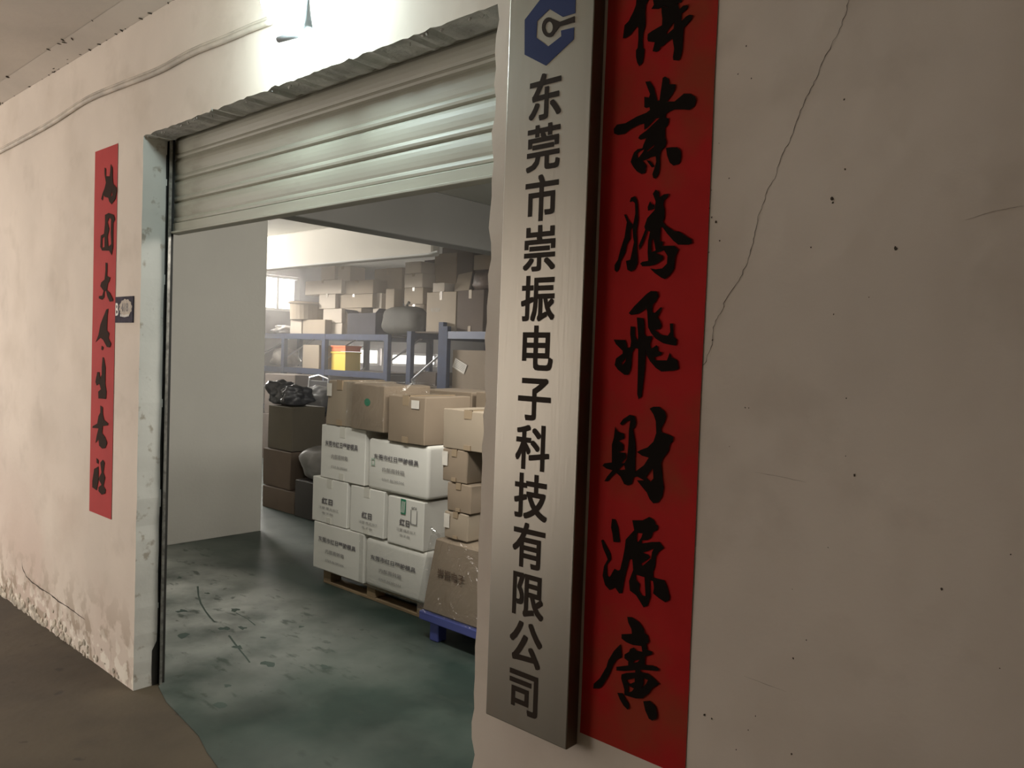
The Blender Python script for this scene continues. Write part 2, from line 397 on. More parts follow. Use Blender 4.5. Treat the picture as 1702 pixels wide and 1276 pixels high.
# warehouse shell
RX0, RX1, RY1, RH = -13.2, 2.5, 12.5, 3.3
gb = [(RX0, 0.14), (-3.66, 0.14), (-3.6, 0.10), (-3.42, 0.055), (-3.2, 0.03), (-3.02, 0.008), (-2.88, -0.03), (-2.72, -0.06), (-2.3, -0.09), (-1.47, -0.10), (-1.47, 0.14), (RX1, 0.14), (RX1, RY1), (RX0, RY1)]
bm = bmesh.new()
top = [bm.verts.new((a, b, 0.004)) for a, b in gb]; bot = [bm.verts.new((a, b, -0.0005)) for a, b in gb]
for t in tessellate_polygon([[Vector((a, b, 0)) for a, b in gb]]): bm.faces.new([top[i] for i in t])
for i in range(len(gb)): bm.faces.new((top[i], top[(i+1)%len(gb)], bot[(i+1)%len(gb)], bot[i]))
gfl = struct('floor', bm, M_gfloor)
bm = bmesh.new(); bbox(bm, RX0, RX1, 0.14, RY1, -0.12, -0.001); struct('floor_slab', bm, M_cfloor)
def floor_mark(px, w, name='floor_scratch'):
    P = [at_z(a, b, 0.0046) for a, b in px]; bm = bmesh.new(); L_ = []
    for i, p in enumerate(P):
        t = (P[min(i+1, len(P)-1)]-P[max(i-1, 0)]).normalized(); nn = Vector((-t.y, t.x, 0))*w*(0.6+0.5*random.random())
        L_.append((bm.verts.new(p+nn), bm.verts.new(p-nn)))
    for i in range(len(L_)-1): bm.faces.new((L_[i][0], L_[i+1][0], L_[i+1][1], L_[i][1]))
    obj(name, bm, M_floormark, gfl)
M_floormark = mat('scuff', (0.06,0.085,0.072), 0.6)
z6 = 1315/340.0
floor_mark([(220+x/z6, 850+y/z6) for x, y in [(420,480),(425,540),(440,590),(470,640),(500,680),(530,710)]], 0.006)
floor_mark([(220+x/z6, 850+y/z6) for x, y in [(620,795),(660,850),(700,900),(730,935),(755,970)]], 0.005)
floor_mark([(220+x/z6, 850+y/z6) for x, y in [(665,650),(740,690),(790,730)]], 0.004)
for (a, b, c_) in [(305,425,9),(320,640,11),(660,630,12),(710,748,8),(320,795,12),(590,750,9),(480,525,7),(870,980,10),(1240,1000,9),(680,870,9),(840,808,7),(610,1120,6),(560,1240,12),(1085,740,6)]:
    x, y = 220+a/z6, 850+b/z6
    bm = bmesh.new(); c0 = at_z(x, y, 0.0048); k = []
    for j in range(9):
        an = 2*math.pi*j/9; q = c_*0.0027*random.uniform(0.35, 1.35)
        k.append(bm.verts.new(c0+Vector((math.cos(an)*q*1.5, math.sin(an)*q, 0))))
    bm.faces.new(k); obj('scuff_spot', bm, M_floormark, gfl)

bm = bmesh.new(); bbox(bm, RX0, RX1, 0.11, RY1, RH, RH+0.12); struct('ceiling', bm, M_rceil)
bm = bmesh.new(); bbox(bm, RX0-0.15, RX1, RY1, RY1+0.1, -0.1, RH+0.1); struct('wall_far', bm, M_rwall)
bm = bmesh.new(); bbox(bm, RX1, RX1+0.1, 0.11, RY1, -0.1, RH+0.1); struct('wall_east', bm, M_rwall)
bm = bmesh.new(); bbox(bm, RX0, OL-0.12, WT+0.001, WT+0.06, 0, RH); bbox(bm, OR+0.1, RX1, WT+0.001, WT+0.06, 0, RH); bbox(bm, OL-0.12, OR+0.1, WT+0.09, WT+0.14, 2.62, RH)
bbox(bm, RX0, -9.2, 0.0, WT, 0, RH)
struct('wall_inside_front', bm, M_rwall)
# left wall with three windows and an unseen one added to light the beam
bm = bmesh.new(); ys = [0.0]
for a, b, c, d in WINS: ys += [a, b]
ys.append(RY1)
for i in range(0, len(ys), 2): bbox(bm, RX0-0.2, RX0, ys[i], ys[i+1], -0.1, RH)
for a, b, c, d in WINS: bbox(bm, RX0-0.2, RX0, a, b, -0.1, c); bbox(bm, RX0-0.2, RX0, a, b, d, RH)
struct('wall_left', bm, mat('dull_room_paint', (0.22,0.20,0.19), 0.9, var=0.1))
for i, (a, b, c, d) in enumerate(WINS):
    bm = bmesh.new(); x = RX0-0.12; t = 0.03
    for (y0, y1, z0, z1_) in ((a, a+0.05, c, d), (b-0.05, b, c, d), (a, b, c, c+0.05), (a, b, d-0.05, d), ((a+b)/2-0.025, (a+b)/2+0.025, c, d)):
        bbox(bm, x-t, x+t, y0, y1, z0, z1_)
    w = struct('window_%d' % (i+1), bm, M_frame)
    for y0, y1 in ((a+0.05, (a+b)/2-0.025), ((a+b)/2+0.025, b-0.05)):
        bm = bmesh.new(); bbox(bm, x-0.004, x+0.004, y0, y1, c+0.05, d-0.05); obj('pane', bm, M_glass, w)
# partition wall, beams
PX = -6.15
bm = bmesh.new(); bbox(bm, PX-0.22, PX, 0.17, 2.13, 0, RH, 0.006)
struct('wall_partition', bm, M_rwall)
bm = bmesh.new(); bbox(bm, -6.36, -6.10, 2.13, RY1, 2.785, RH-0.001, 0.008); struct('trim_beam_depth', bm, mat('grey_beam_paint', (0.27,0.26,0.24), 0.9, var=0.08, vscale=1.0))
bm = bmesh.new(); bbox(bm, RX0, -6.98, 4.8, 4.94, 2.79, RH-0.001, 0.02); struct('trim_beam_cross', bm, M_beam)
bm = bmesh.new(); bbox(bm, -7.98, -6.4, 6.4, 6.6, 3.1, RH-0.001, 0.01); struct('trim_beam_far', bm, M_beam)
# thin conduit under the bright beam
bm = bmesh.new(); tube(bm, [(-12.9, 4.78, 2.80), (-10, 4.77, 2.80), (-7.0, 4.77, 2.80), (-6.86, 4.78, 2.82)], 0.012, 6)
tag(obj('conduit_pipe', bm, M_frame), 'thin pale pipe fixed along the lower edge of the bright ceiling beam', 'pipe')

# ================================================================== ROLLER SHUTTER
sh = thing('roller_shutter', 'cream metal roller shutter half rolled up in the wide doorway', 'shutter', (-2.55, 0.15, 2.13))
SY = 0.15
# slat profile (y offset towards the viewer is negative), bottom to top, one pitch high
pitch = 0.098
prof = [(0.004, 0.0), (-0.006, 0.005), (-0.0085, 0.013), (-0.005, 0.022), (-0.001, 0.027), (-0.0045, 0.036), (-0.0075, 0.052), (-0.008, 0.068), (-0.0055, 0.083), (0.0, 0.093), (0.004, 0.098)]
slat_me = None
for k in range(6):
    z0 = 2.168 + k*pitch
    if slat_me is None:
        bm = bmesh.new(); rows = []
        NX = 24
        for j in range(NX+1):
            x = -3.655 + j*(2.255/NX)
            rows.append([bm.verts.new((x, y + 0.0015*noise.noise(Vector((x*2, z*20, 0))), z)) for y, z in prof] + [bm.verts.new((x, y+0.006, z)) for y, z in reversed(prof)])
        m_ = len(rows[0])
        for j in range(NX):
            for i in range(m_): bm.faces.new((rows[j][i], rows[j+1][i], rows[j+1][(i+1)%m_], rows[j][(i+1)%m_]))
        bm.faces.new(rows[0]); bm.faces.new(list(reversed(rows[-1])))
        o = obj('slat', bm, M_shut, sh, smooth=False); slat_me = o.data
    else:
        o = bpy.data.objects.new('slat', slat_me); COL.objects.link(o); o.parent = sh; o.matrix_parent_inverse = Matrix.Translation(-Vector(sh.location))
    o.location = (0, SY, z0)
bm = bmesh.new()
bbox(bm, -3.64, -1.42, SY-0.014, SY+0.012, 2.128, 2.168, 0.003); bbox(bm, -3.64, -1.42, SY-0.03, SY+0.02, 2.118, 2.128, 0.002)
obj('bottom_bar', bm, M_shut, sh)
# left guide rail: steel channel with a bright front lip
rail = thing('guide_rail', 'steel guide channel of the shutter standing against the left jamb', 'rail', (-3.66, 0.13, 0))
bm = bmesh.new(); bbox(bm, -3.70, -3.628, 0.112, 0.140, 0.004, 2.62)
obj('channel', bm, M_dark, rail)
bm = bmesh.new(); bbox(bm, -3.70, -3.618, 0.112, 0.118, 0.004, 2.56, 0.001); obj('front_flange', bm, M_rail, rail)
bm = bmesh.new(); bbox(bm, -3.6175, -3.6135, 0.110, 0.122, 0.004, 2.56); obj('lip', bm, mat('worn_bright_steel', (0.42,0.40,0.36), 0.35, metal=0.7, var=0.5, vscale=30), rail)
rail = thing('guide_rail', 'steel guide channel hidden behind the right jamb of the doorway', 'rail', (-1.43, 0.13, 0))
bm = bmesh.new(); bbox(bm, -1.45, -1.40, 0.112, 0.20, 0.004, 2.62); obj('channel', bm, M_dark, rail)
# mortar packed around the left rail
bm = bmesh.new()
pts = []
for i in range(60):
    z = i*0.042; w = 0.006+0.010*abs(noise.noise(Vector((0, z*3.1, 4))))+ (0.02 if z < 0.2 else 0)
    pts.append((z, w))
for i in range(len(pts)-1):
    (z0, w0), (z1_, w1) = pts[i], pts[i+1]
    vv = [bm.verts.new((OL+0.0015, 0.112-w0, z0)), bm.verts.new((OL+0.0015, 0.112-w1, z1_)), bm.verts.new((OL+0.0015, 0.113, z1_)), bm.verts.new((OL+0.0015, 0.113, z0))]
    bm.faces.new(vv)
obj('mortar_gap', bm, M_dark, wall)

# ================================================================== WALL LAMP
lamp = thing('wall_lamp', 'glowing white wall lamp with a bent grey arm and a glare spot above the doorway', 'lamp', (-2.2, 0, 2.66))
LY = -0.165
def sph(bm, c, r, s=(1,1,1)):
    bmesh.ops.create_uvsphere(bm, u_segments=20, v_segments=12, radius=r, matrix=Matrix.Translation(c) @ Matrix.Diagonal((*s, 1)))
c1 = at_y(462, -2, LY); c2 = at_y(508, 74, -0.06)
bm = bmesh.new(); sph(bm, c1, 0.055, (1.15, 0.9, 1.25)); obj('upper_bulb', bm, M_led, lamp, True)
bm = bmesh.new(); sph(bm, c2, 0.033, (1.5, 0.9, 0.75)); obj('lower_glare', bm, M_glare, lamp, True)  # added glowing blob standing in for the glare below the lamp
a1, a2, a3, a4 = at_y(512, -60, -0.06), at_y(512, 46, -0.06), at_y(504, 54, -0.06), at_y(463, 66, -0.06)
bm = bmesh.new(); tube(bm, [a1, a2, a3, a4], [0.016, 0.016, 0.013, 0.010], 10); obj('bent_arm', bm, M_lampg, lamp, True)
bm = bmesh.new(); bbox(bm, a1.x-0.05, a1.x+0.05, -0.04, 0, a1.z-0.03, a1.z+0.09, 0.008)
obj('wall_plate', bm, M_lampg, lamp)
bm = bmesh.new(); tube(bm, [(a1.x, -0.02, a1.z), a1], 0.015, 8); obj('stub_pipe', bm, M_lampg, lamp)
bm = bmesh.new(); tube(bm, [(c1.x, -0.02, c1.z+0.12), (c1.x, LY, c1.z+0.07)], 0.02, 8); obj('bulb_holder', bm, M_lampg, lamp)
bm = bmesh.new(); bbox(bm, c1.x-0.05, c1.x+0.05, -0.03, 0, c1.z+0.06, c1.z+0.15, 0.006); obj('wall_plate', bm, M_lampg, lamp)

# ================================================================== CABLES
def cable(name, dz, r, label, dy):
    P = [(-60,282),(0,252),(81,208),(141,169),(197,145),(261,120),(317,90),(374,67),(416,49),(450,36)]
    W3 = [at_y(a, b, -0.012) + Vector((0, dy, dz)) for a, b in P]
    Q = []
    for i in range(len(W3)-1):
        for k in range(4):
            t = k/4; p0 = W3[max(0, i-1)]; p1 = W3[i]; p2 = W3[i+1]; p3 = W3[min(len(W3)-1, i+2)]
            Q.append(0.5*((2*p1)+(p2-p0)*t+(2*p0-5*p1+4*p2-p3)*t*t+(3*p1-p0-3*p2+p3)*t**3))
    Q.append(W3[-1])
    bm = bmesh.new(); tube(bm, Q, r, 8); tag(obj(name, bm, M_cable, None, True), label, 'cable')
cable('cable', 0.0, 0.011, 'thicker painted cable sagging along the wall head towards the lamp', 0)
cable('cable', 0.018, 0.006, 'thin painted cable running just above the thicker one on the wall', 0.003)

# ================================================================== RED BANNERS WITH BRUSH LETTERING
def banner(name, label, corners, m, ink, chars, ty=0.0012):
    y = -ty
    P = [at_y(px, py, 0) for px, py in corners]
    x0, x1, zb, zt = corners_xz = (P[0].x+P[2].x)/2, (P[1].x+P[3].x)/2, (P[2].z+P[3].z)/2, (P[0].z+P[1].z)/2
    return x0, x1, zb, zt
def make_banner(label, x0, x1, zb, zt, m, ink, chars, seed):
    t = thing('red_banner', label, 'banner', ((x0+x1)/2, 0, zb))
    bm = bmesh.new(); N, K = 40, 6; g = []
    for i in range(N+1):
        row = []
        for j in range(K+1):
            z = zb+(zt-zb)*i/N; x = x0+(x1-x0)*j/K
            ex = 0.0016*noise.noise(Vector((seed, z*3, 0))) if j in (0, K) else 0
            y = -0.0022-0.0012*noise.noise(Vector((x*4, seed, z*3)))
            row.append(bm.verts.new((x+ex, y, z)))
        g.append(row)
    for i in range(N):
        for j in range(K): bm.faces.new((g[i][j], g[i][j+1], g[i+1][j+1], g[i+1][j]))
    edge_ = [g[0][j] for j in range(K+1)]
    obj('paper', bm, m, t, True)
    for (ox, oy, s, polys) in chars:
        bm = bmesh.new()
        for k, loops in enumerate(polys):
            flat_poly(bm, loops, lambda a, b: at_y(ox+a/s, oy+b/s, -0.0042), (0, -1, 0), 0.0003+0.00004*k)
        obj('brush_character', bm, ink, t)
    return t
s2 = 6.378
RB = [
 (980, 0, 7.4, [
  [[(620,-330),(700,-380),(760,-330),(755,-200),(740,-120),(725,0),(690,60),(685,150),(685,320),(660,400),(650,480),(655,590),(675,600),(665,700),(650,770),(610,815),(585,770),(570,700),(570,620),(590,590),(600,480),(600,350),(585,320),(570,340),(500,430),(440,470),(410,470),(420,380),(430,310),(480,260),(540,140),(570,60),(580,-60),(600,-180)]],
  [[(780,-250),(900,-300),(1000,-230),(980,-120),(1060,-30),(1140,-10),(1130,30),(1050,50),(1000,100),(900,80),(850,110),(760,110),(790,60),(780,0),(800,-120)]],
  [[(885,80),(960,95),(1080,40),(1110,120),(1130,150),(1130,260),(1190,200),(1230,180),(1270,190),(1250,240),(1190,310),(1155,345),(1150,420),(1140,600),(1120,700),(1100,745),(1030,740),(1025,700),(1040,600),(1020,475),(960,510),(910,560),(870,580),(850,625),(820,640),(775,630),(800,520),(720,510),(710,480),(715,420),(770,380),(890,310),(895,230),(885,150)], [(1040,270),(1035,350),(950,425),(945,400),(990,330)]],
  [[(1110,110),(1150,70),(1200,60),(1215,80),(1190,120),(1140,160),(1110,150)]]]),
 (980, 120, s2, [
  [[(590,100),(640,95),(680,160),(715,300),(740,300),(755,200),(775,60),(800,45),(840,70),(845,125),(910,130),(905,180),(880,230),(820,310),(900,310),(960,260),(1000,225),(1070,230),(1120,260),(1130,300),(1110,360),(1060,400),(1000,395),(900,395),(840,420),(810,440),(800,480),(840,490),(830,560),(800,590),(800,690),(815,740),(800,790),(760,830),(745,880),(745,1000),(735,1070),(700,1130),(675,1120),(665,1080),(690,1010),(705,950),(700,890),(650,900),(590,930),(560,940),(600,990),(590,1070),(550,1080),(500,1050),(460,1000),(435,950),(450,900),(470,850),(510,815),(560,805),(570,770),(600,700),(540,715),(515,700),(530,670),(600,620),(740,485),(700,490),(610,590),(580,610),(580,545),(530,555),(440,600),(370,655),(300,665),(260,650),(255,600),(290,555),(380,540),(500,470),(600,430),(640,400),(635,370),(600,380),(580,370),(580,260),(630,270),(640,230)],
   [(500,860),(540,830),(580,818),(560,855),(510,915)], [(605,835),(690,765),(680,790),(620,840)]],
  [[(810,800),(870,795),(930,795),(965,830),(970,900),(950,970),(890,990),(850,960),(820,880)]],
  [[(600,930),(640,940),(690,1000),(660,1010)]]]),
 (980, 300, s2, [
  [[(425,220),(440,180),(480,165),(500,200),(510,260),(515,420),(505,480),(495,560),(500,600),(500,740),(510,870),(480,940),(440,965),(400,945),(385,850),(430,840),(450,750),(470,650),(460,600),(455,500),(485,350),(480,240),(455,215),(435,230)]],
  [[(365,360),(385,360),(420,430),(455,460),(455,490),(430,530),(430,620),(390,680),(380,760),(330,850),(310,940),(285,970),(265,950),(265,895),(300,840),(330,720),(370,600),(385,500),(395,440)]],
  [[(670,140),(700,95),(735,120),(740,180),(790,145),(840,140),(830,170),(790,210),(780,260),(795,310),(790,400),(775,440),(810,480),(900,535),(950,540),(1040,600),(1080,625),(1085,665),(1050,680),(940,680),(890,640),(820,560),(770,490),(750,500),(745,640),(780,650),(770,690),(900,690),(940,735),(905,810),(895,930),(850,1000),(800,1045),(760,1030),(690,980),(640,930),(700,940),(770,930),(820,880),(825,800),(790,740),(700,770),(780,800),(770,840),(700,890),(640,905),(560,910),(535,880),(560,860),(620,850),(615,760),(620,640),(640,540),(610,530),(570,650),(530,740),(520,690),(550,620),(590,520),(580,490),(610,400),(690,310),(700,220)],
   [(655,640),(672,610),(690,680),(700,740),(655,760)]],
  [[(615,280),(640,220),(660,250),(690,260),(680,300),(620,320)]]]),
 (980, 470, s2, [
  [[(415,320),(470,250),(600,120),(650,85),(710,90),(730,140),(700,200),(670,230),(660,310),(690,320),(750,260),(770,260),(720,370),(750,410),(760,460),(740,490),(690,500),(760,550),(830,560),(855,520),(850,430),(885,430),(890,570),(925,600),(915,665),(870,660),(780,640),(700,590),(650,530),(620,470),(610,300),(600,265),(560,300),(510,330),(440,340)]],
  [[(500,365),(570,375),(580,440),(580,540),(600,565),(665,560),(640,640),(650,700),(710,660),(725,680),(720,720),(770,740),(750,770),(680,790),(700,820),(820,820),(850,740),(870,790),(930,820),(940,910),(900,930),(760,940),(700,900),(640,830),(600,760),(595,720),(585,900),(570,1030),(550,1200),(520,1235),(505,1180),(510,1000),(515,700),(480,690),(450,740),(440,900),(410,975),(370,975),(300,920),(265,870),(280,800),(350,750),(350,720),(280,650),(255,600),(380,605),(400,690),(430,680),(440,620),(430,540),(435,460),(480,465),(480,560),(510,620),(515,560)],
   [(385,790),(380,830),(345,875),(340,850)]]]),
 (970, 660, s2, [
  [[(385,280),(420,230),(490,185),(540,200),(555,270),(545,320),(520,340),(545,470),(550,560),(545,640),(545,790),(640,720),(690,640),(620,620),(565,580),(600,560),(680,530),(740,470),(770,380),(765,250),(740,180),(700,120),(740,100),(800,100),(860,150),(875,200),(860,260),(820,330),(825,370),(900,395),(950,420),(945,470),(915,490),(900,570),(840,650),(820,700),(835,860),(850,960),(830,1060),(790,1115),(740,1125),(700,1080),(670,1010),(620,950),(565,880),(640,880),(570,840),(530,850),(510,920),(470,935),(430,920),(390,840),(345,800),(290,850),(260,890),(220,890),(250,840),(305,775),(240,755),(200,725),(220,700),(300,690),(300,500),(320,430),(335,310),(355,360),(430,390),(430,440),(370,460),(420,500),(420,560),(370,580),(440,590),(450,640),(400,700),(430,700),(460,650),(475,500),(480,350),(495,250),(460,255),(410,300)],
   [(700,790),(735,755),(740,860),(710,895),(660,850)], [(370,765),(430,712),(440,765),(400,770)]]]),
 (960, 840, s2, [
  [[(365,140),(400,145),(430,230),(450,370),(440,390),(380,385),(370,300),(355,230)]],
  [[(250,370),(270,360),(350,510),(355,570),(310,630),(315,740),(340,760),(390,670),(430,690),(450,680),(480,560),(500,450),(510,360),(600,260),(580,155),(690,155),(760,120),(810,150),(830,200),(855,210),(845,260),(800,280),(780,340),(740,365),(680,370),(680,400),(790,385),(870,385),(915,450),(860,490),(830,540),(820,650),(800,700),(800,760),(850,775),(920,790),(950,860),(975,970),(970,1000),(930,1025),(860,980),(800,930),(810,870),(800,800),(765,790),(770,970),(740,1060),(700,1080),(670,1030),(620,950),(555,900),(545,800),(590,680),(580,570),(550,570),(500,760),(470,930),(440,930),(400,870),(340,895),(290,840),(265,740),(280,640),(320,570),(270,450)],
   [(630,290),(690,295),(675,340),(640,390),(625,370)], [(690,500),(810,455),(790,490),(780,560),(690,640),(670,620),(770,550),(750,520)], [(615,730),(710,760),(720,960),(680,950),(650,900),(660,830),(620,790)]]]),
 (950, 1020, s2, [
  [[(590,30),(640,35),(720,90),(765,160),(775,205),(810,230),(820,300),(790,320),(800,380),(855,400),(850,430),(780,450),(775,540),(860,545),(930,580),(910,605),(850,600),(730,590),(730,615),(810,630),(880,690),(930,740),(880,770),(850,790),(820,840),(750,895),(680,895),(560,860),(560,800),(525,680),(530,640),(580,625),(675,620),(675,595),(560,605),(475,600),(475,560),(600,545),(600,500),(560,470),(560,430),(610,400),(620,370),(660,355),(690,390),(750,400),(740,340),(650,330),(580,300),(530,260),(530,215),(640,210),(635,160),(600,90)],
   [(655,520),(665,495),(720,485),(700,510)], [(580,700),(670,680),(670,720),(620,740),(590,720)], [(600,760),(660,790),(640,820),(600,830)], [(760,680),(810,700),(790,740),(740,790),(760,740)]],
  [[(520,320),(530,460),(480,480),(440,540),(390,660),(320,770),(290,790),(230,790),(235,740),(300,680),(370,560),(390,490),(450,390)]],
  [[(485,835),(540,840),(570,900),(605,950),(610,990),(595,1015),(550,970),(510,900)]],
  [[(760,925),(830,920),(890,980),(905,1060),(900,1110),(855,1130),(820,1110),(780,1020)]]]),
]
make_banner('wide red paper banner with large black brush calligraphy beside the steel sign', -1.101, -0.815, 0.694, 2.56, M_red, M_ink, RB, 3)
LB = [
 (140,230,6.38,[[[(215,310),(230,320),(230,400),(270,400),(275,350),(280,270),(300,310),(300,400),(305,480),(340,520),(345,550),(330,640),(290,700),(265,670),(255,630),(220,620),(205,600),(195,660),(180,640),(195,580),(215,530),(230,470),(215,380)],[(290,560),(300,600),(280,620)]]]),
 (140,230,6.38,[[[(220,810),(260,790),(310,810),(325,860),(305,900),(305,1150),(290,1240),(265,1190),(240,1190),(190,1190),(170,1150),(175,1030),(210,1010),(220,900)],[(265,835),(285,860),(280,1000),(285,1120),(255,1150),(245,1040),(265,960),(245,890)],[(190,1060),(215,1040),(215,1150),(190,1160)]]]),
 (140,430,6.38,[[[(225,40),(245,45),(240,180),(275,200),(265,240),(250,260),(240,330),(270,360),(305,430),(300,450),(270,455),(245,400),(230,340),(215,345),(210,410),(190,435),(155,420),(155,395),(190,390),(205,340),(170,290),(180,250),(215,220),(225,120)]]]),
 (140,430,6.38,[[[(235,535),(255,530),(245,600),(240,760),(265,790),(255,840),(285,900),(270,940),(240,935),(200,860),(170,835),(120,885),(150,810),(170,700),(200,620)]],[[(185,920),(205,940),(195,970),(180,960)]]]),
 (130,610,4.91,[[[(199,-83),(209,-76),(222,1),(220,140),(230,200),(225,260),(165,255),(163,200),(185,180),(172,135),(150,150),(140,120),(155,40),(172,40),(178,90),(192,60),(192,0)]]]),
 (130,610,4.91,[[[(180,310),(200,330),(200,380),(210,430),(245,460),(240,475),(200,480),(195,540),(220,570),(235,620),(220,660),(195,665),(170,640),(165,590),(140,620),(150,560),(165,500),(115,495),(120,480),(155,460),(165,400),(180,370)]]]),
 (130,610,4.91,[[[(148,740),(165,760),(165,790),(150,780)]],[[(130,830),(165,810),(165,920),(150,1005),(115,980),(115,930)]],[[(180,780),(200,755),(215,780),(205,860),(220,900),(205,970),(225,1000),(220,1030),(190,1040),(165,1010),(165,980),(190,960),(165,910),(190,860)]]]),
]
make_banner('narrow red paper banner with small black brush calligraphy left of the doorway', -4.19, -3.915, 0.752, 2.55, M_redL, M_inkL, LB, 8)

# ================================================================== STEEL COMPANY SIGN
SX0, SX1, SF = -1.376, -1.108, -0.045
SZ0, SZ1 = 0.662, 2.84
sg = thing('company_sign', 'tall brushed steel sign with black characters right of the doorway', 'sign', ((SX0+SX1)/2, 0, SZ0))
bm = bmesh.new(); vs = bbox(bm, SX0, SX1, SF, -0.001, SZ0, SZ1, 0.003, 2)
bm.faces.ensure_lookup_table()
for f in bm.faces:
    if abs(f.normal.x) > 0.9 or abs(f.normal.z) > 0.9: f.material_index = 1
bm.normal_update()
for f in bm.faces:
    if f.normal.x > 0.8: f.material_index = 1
obj('panel', bm, [M_steel, M_steel_side], sg)
cx = -1.248
for i, ch in enumerate('东莞市崇振电子科技有限公司'):
    zc = 2.243 - i*0.1235
    me = text_mesh(ch, 0.0)
    xs = [v.co.x for v in me.vertices]; ys = [v.co.y for v in me.vertices]
    ax, bx2, ay, by2 = min(xs), max(xs), min(ys), max(ys)
    k = 0.112
    for v in me.vertices:
        v.co = Vector((cx+(v.co.x-0.5)*k, SF-0.0006, zc+(v.co.y-0.385)*k*1.06))
    bm = bmesh.new()
    for q, (ddx, ddz) in enumerate(((0,0),(1,0),(-1,0),(0,1),(0,-1),(1,1),(-1,1),(1,-1),(-1,-1))):
        m2 = me.copy()
        for v in m2.vertices: v.co += Vector((ddx*0.0024, -0.00003*q, ddz*0.0024))
        bm.from_mesh(m2); bpy.data.meshes.remove(m2)
    mo = bpy.data.meshes.new('character'); bm.to_mesh(mo); bm.free()
    link('character', mo, M_letter, sg)
s7 = 957/300.0
f7 = lambda a, b: at_y(760+a/s7, b/s7, SF-0.0003)
bm = bmesh.new(); flat_poly(bm, [[(358,105),(500,-80),(628,-5),(626,70),(560,90),(490,48),(424,112),(420,200),(483,246),(552,192),(550,162),(620,145),(618,208),(470,348),(357,290)]], f7, (0,-1,0), 0.0005)
obj('hexagon_logo', bm, M_blue, sg)
ring = [(487+38*math.cos(t*math.pi/10), 145+53*math.sin(t*math.pi/10)) for t in range(20)]
hole = [(487+20*math.cos(t*math.pi/10), 145+31*math.sin(t*math.pi/10)) for t in range(20)]
bm = bmesh.new(); flat_poly(bm, [ring, hole], f7, (0,-1,0), 0.0007)
flat_poly(bm, [[(508,100),(545,116),(622,86),(622,118),(545,140),(522,170)]], f7, (0,-1,0), 0.0009)
obj('key_mark', bm, M_letter, sg)

# ================================================================== NUMBER PLATE
a, b = at_y(194, 495, 0), at_y(222.5, 533, 0)
px0, px1, pz0, pz1 = a.x, b.x, 1.700, 1.822
pl = thing('number_plate', 'small dark room number plate with gold oval beside the narrow banner', 'number plate', ((px0+px1)/2, 0, pz0))
M_plate = mat('dark_enamel', (0.05,0.042,0.06), 0.8, spec=0.1, var=0.4, vscale=30)
M_gold = mat('faded_gold', (0.33,0.26,0.17), 0.6, var=0.3, vscale=60)
bm = bmesh.new(); bbox(bm, px0, px1, -0.006, -0.0005, pz0, pz1, 0.001); obj('board', bm, M_plate, pl)
ex, ez = px0+0.118, (pz0+pz1)/2+0.008
bm = bmesh.new(); el = []
for i in range(40):
    t = 2*math.pi*i/40; r = 1+0.07*math.sin(12*t)
    el.append((ex+0.070*math.cos(t)*r, ez+0.040*math.sin(t)*r))
flat_poly(bm, [el], lambda u, w: Vector((u, -0.0062, w)), (0,-1,0), 0.0006); obj('gold_oval', bm, M_gold, pl)
print_y('plate_letter', 'B', px0+0.006, px0+0.040, ez-0.006, -0.0072, M_sticker, pl, 0.02, h=0.060)
print_y('plate_digits', '418', px0+0.070, px0+0.150, ez+0.002, -0.0072, mat('dark_digits', (0.04,0.025,0.01), 0.6), pl, 0.03, h=0.040)
bm = bmesh.new()
for i in range(9):
    x = px0+0.062+i*0.011; bbox(bm, x, x+0.007, -0.0074, -0.0068, ez-0.044+0.004*abs(i-4)/4, ez-0.033+0.004*abs(i-4)/4)
obj('plate_small_line', bm, M_sticker, pl)

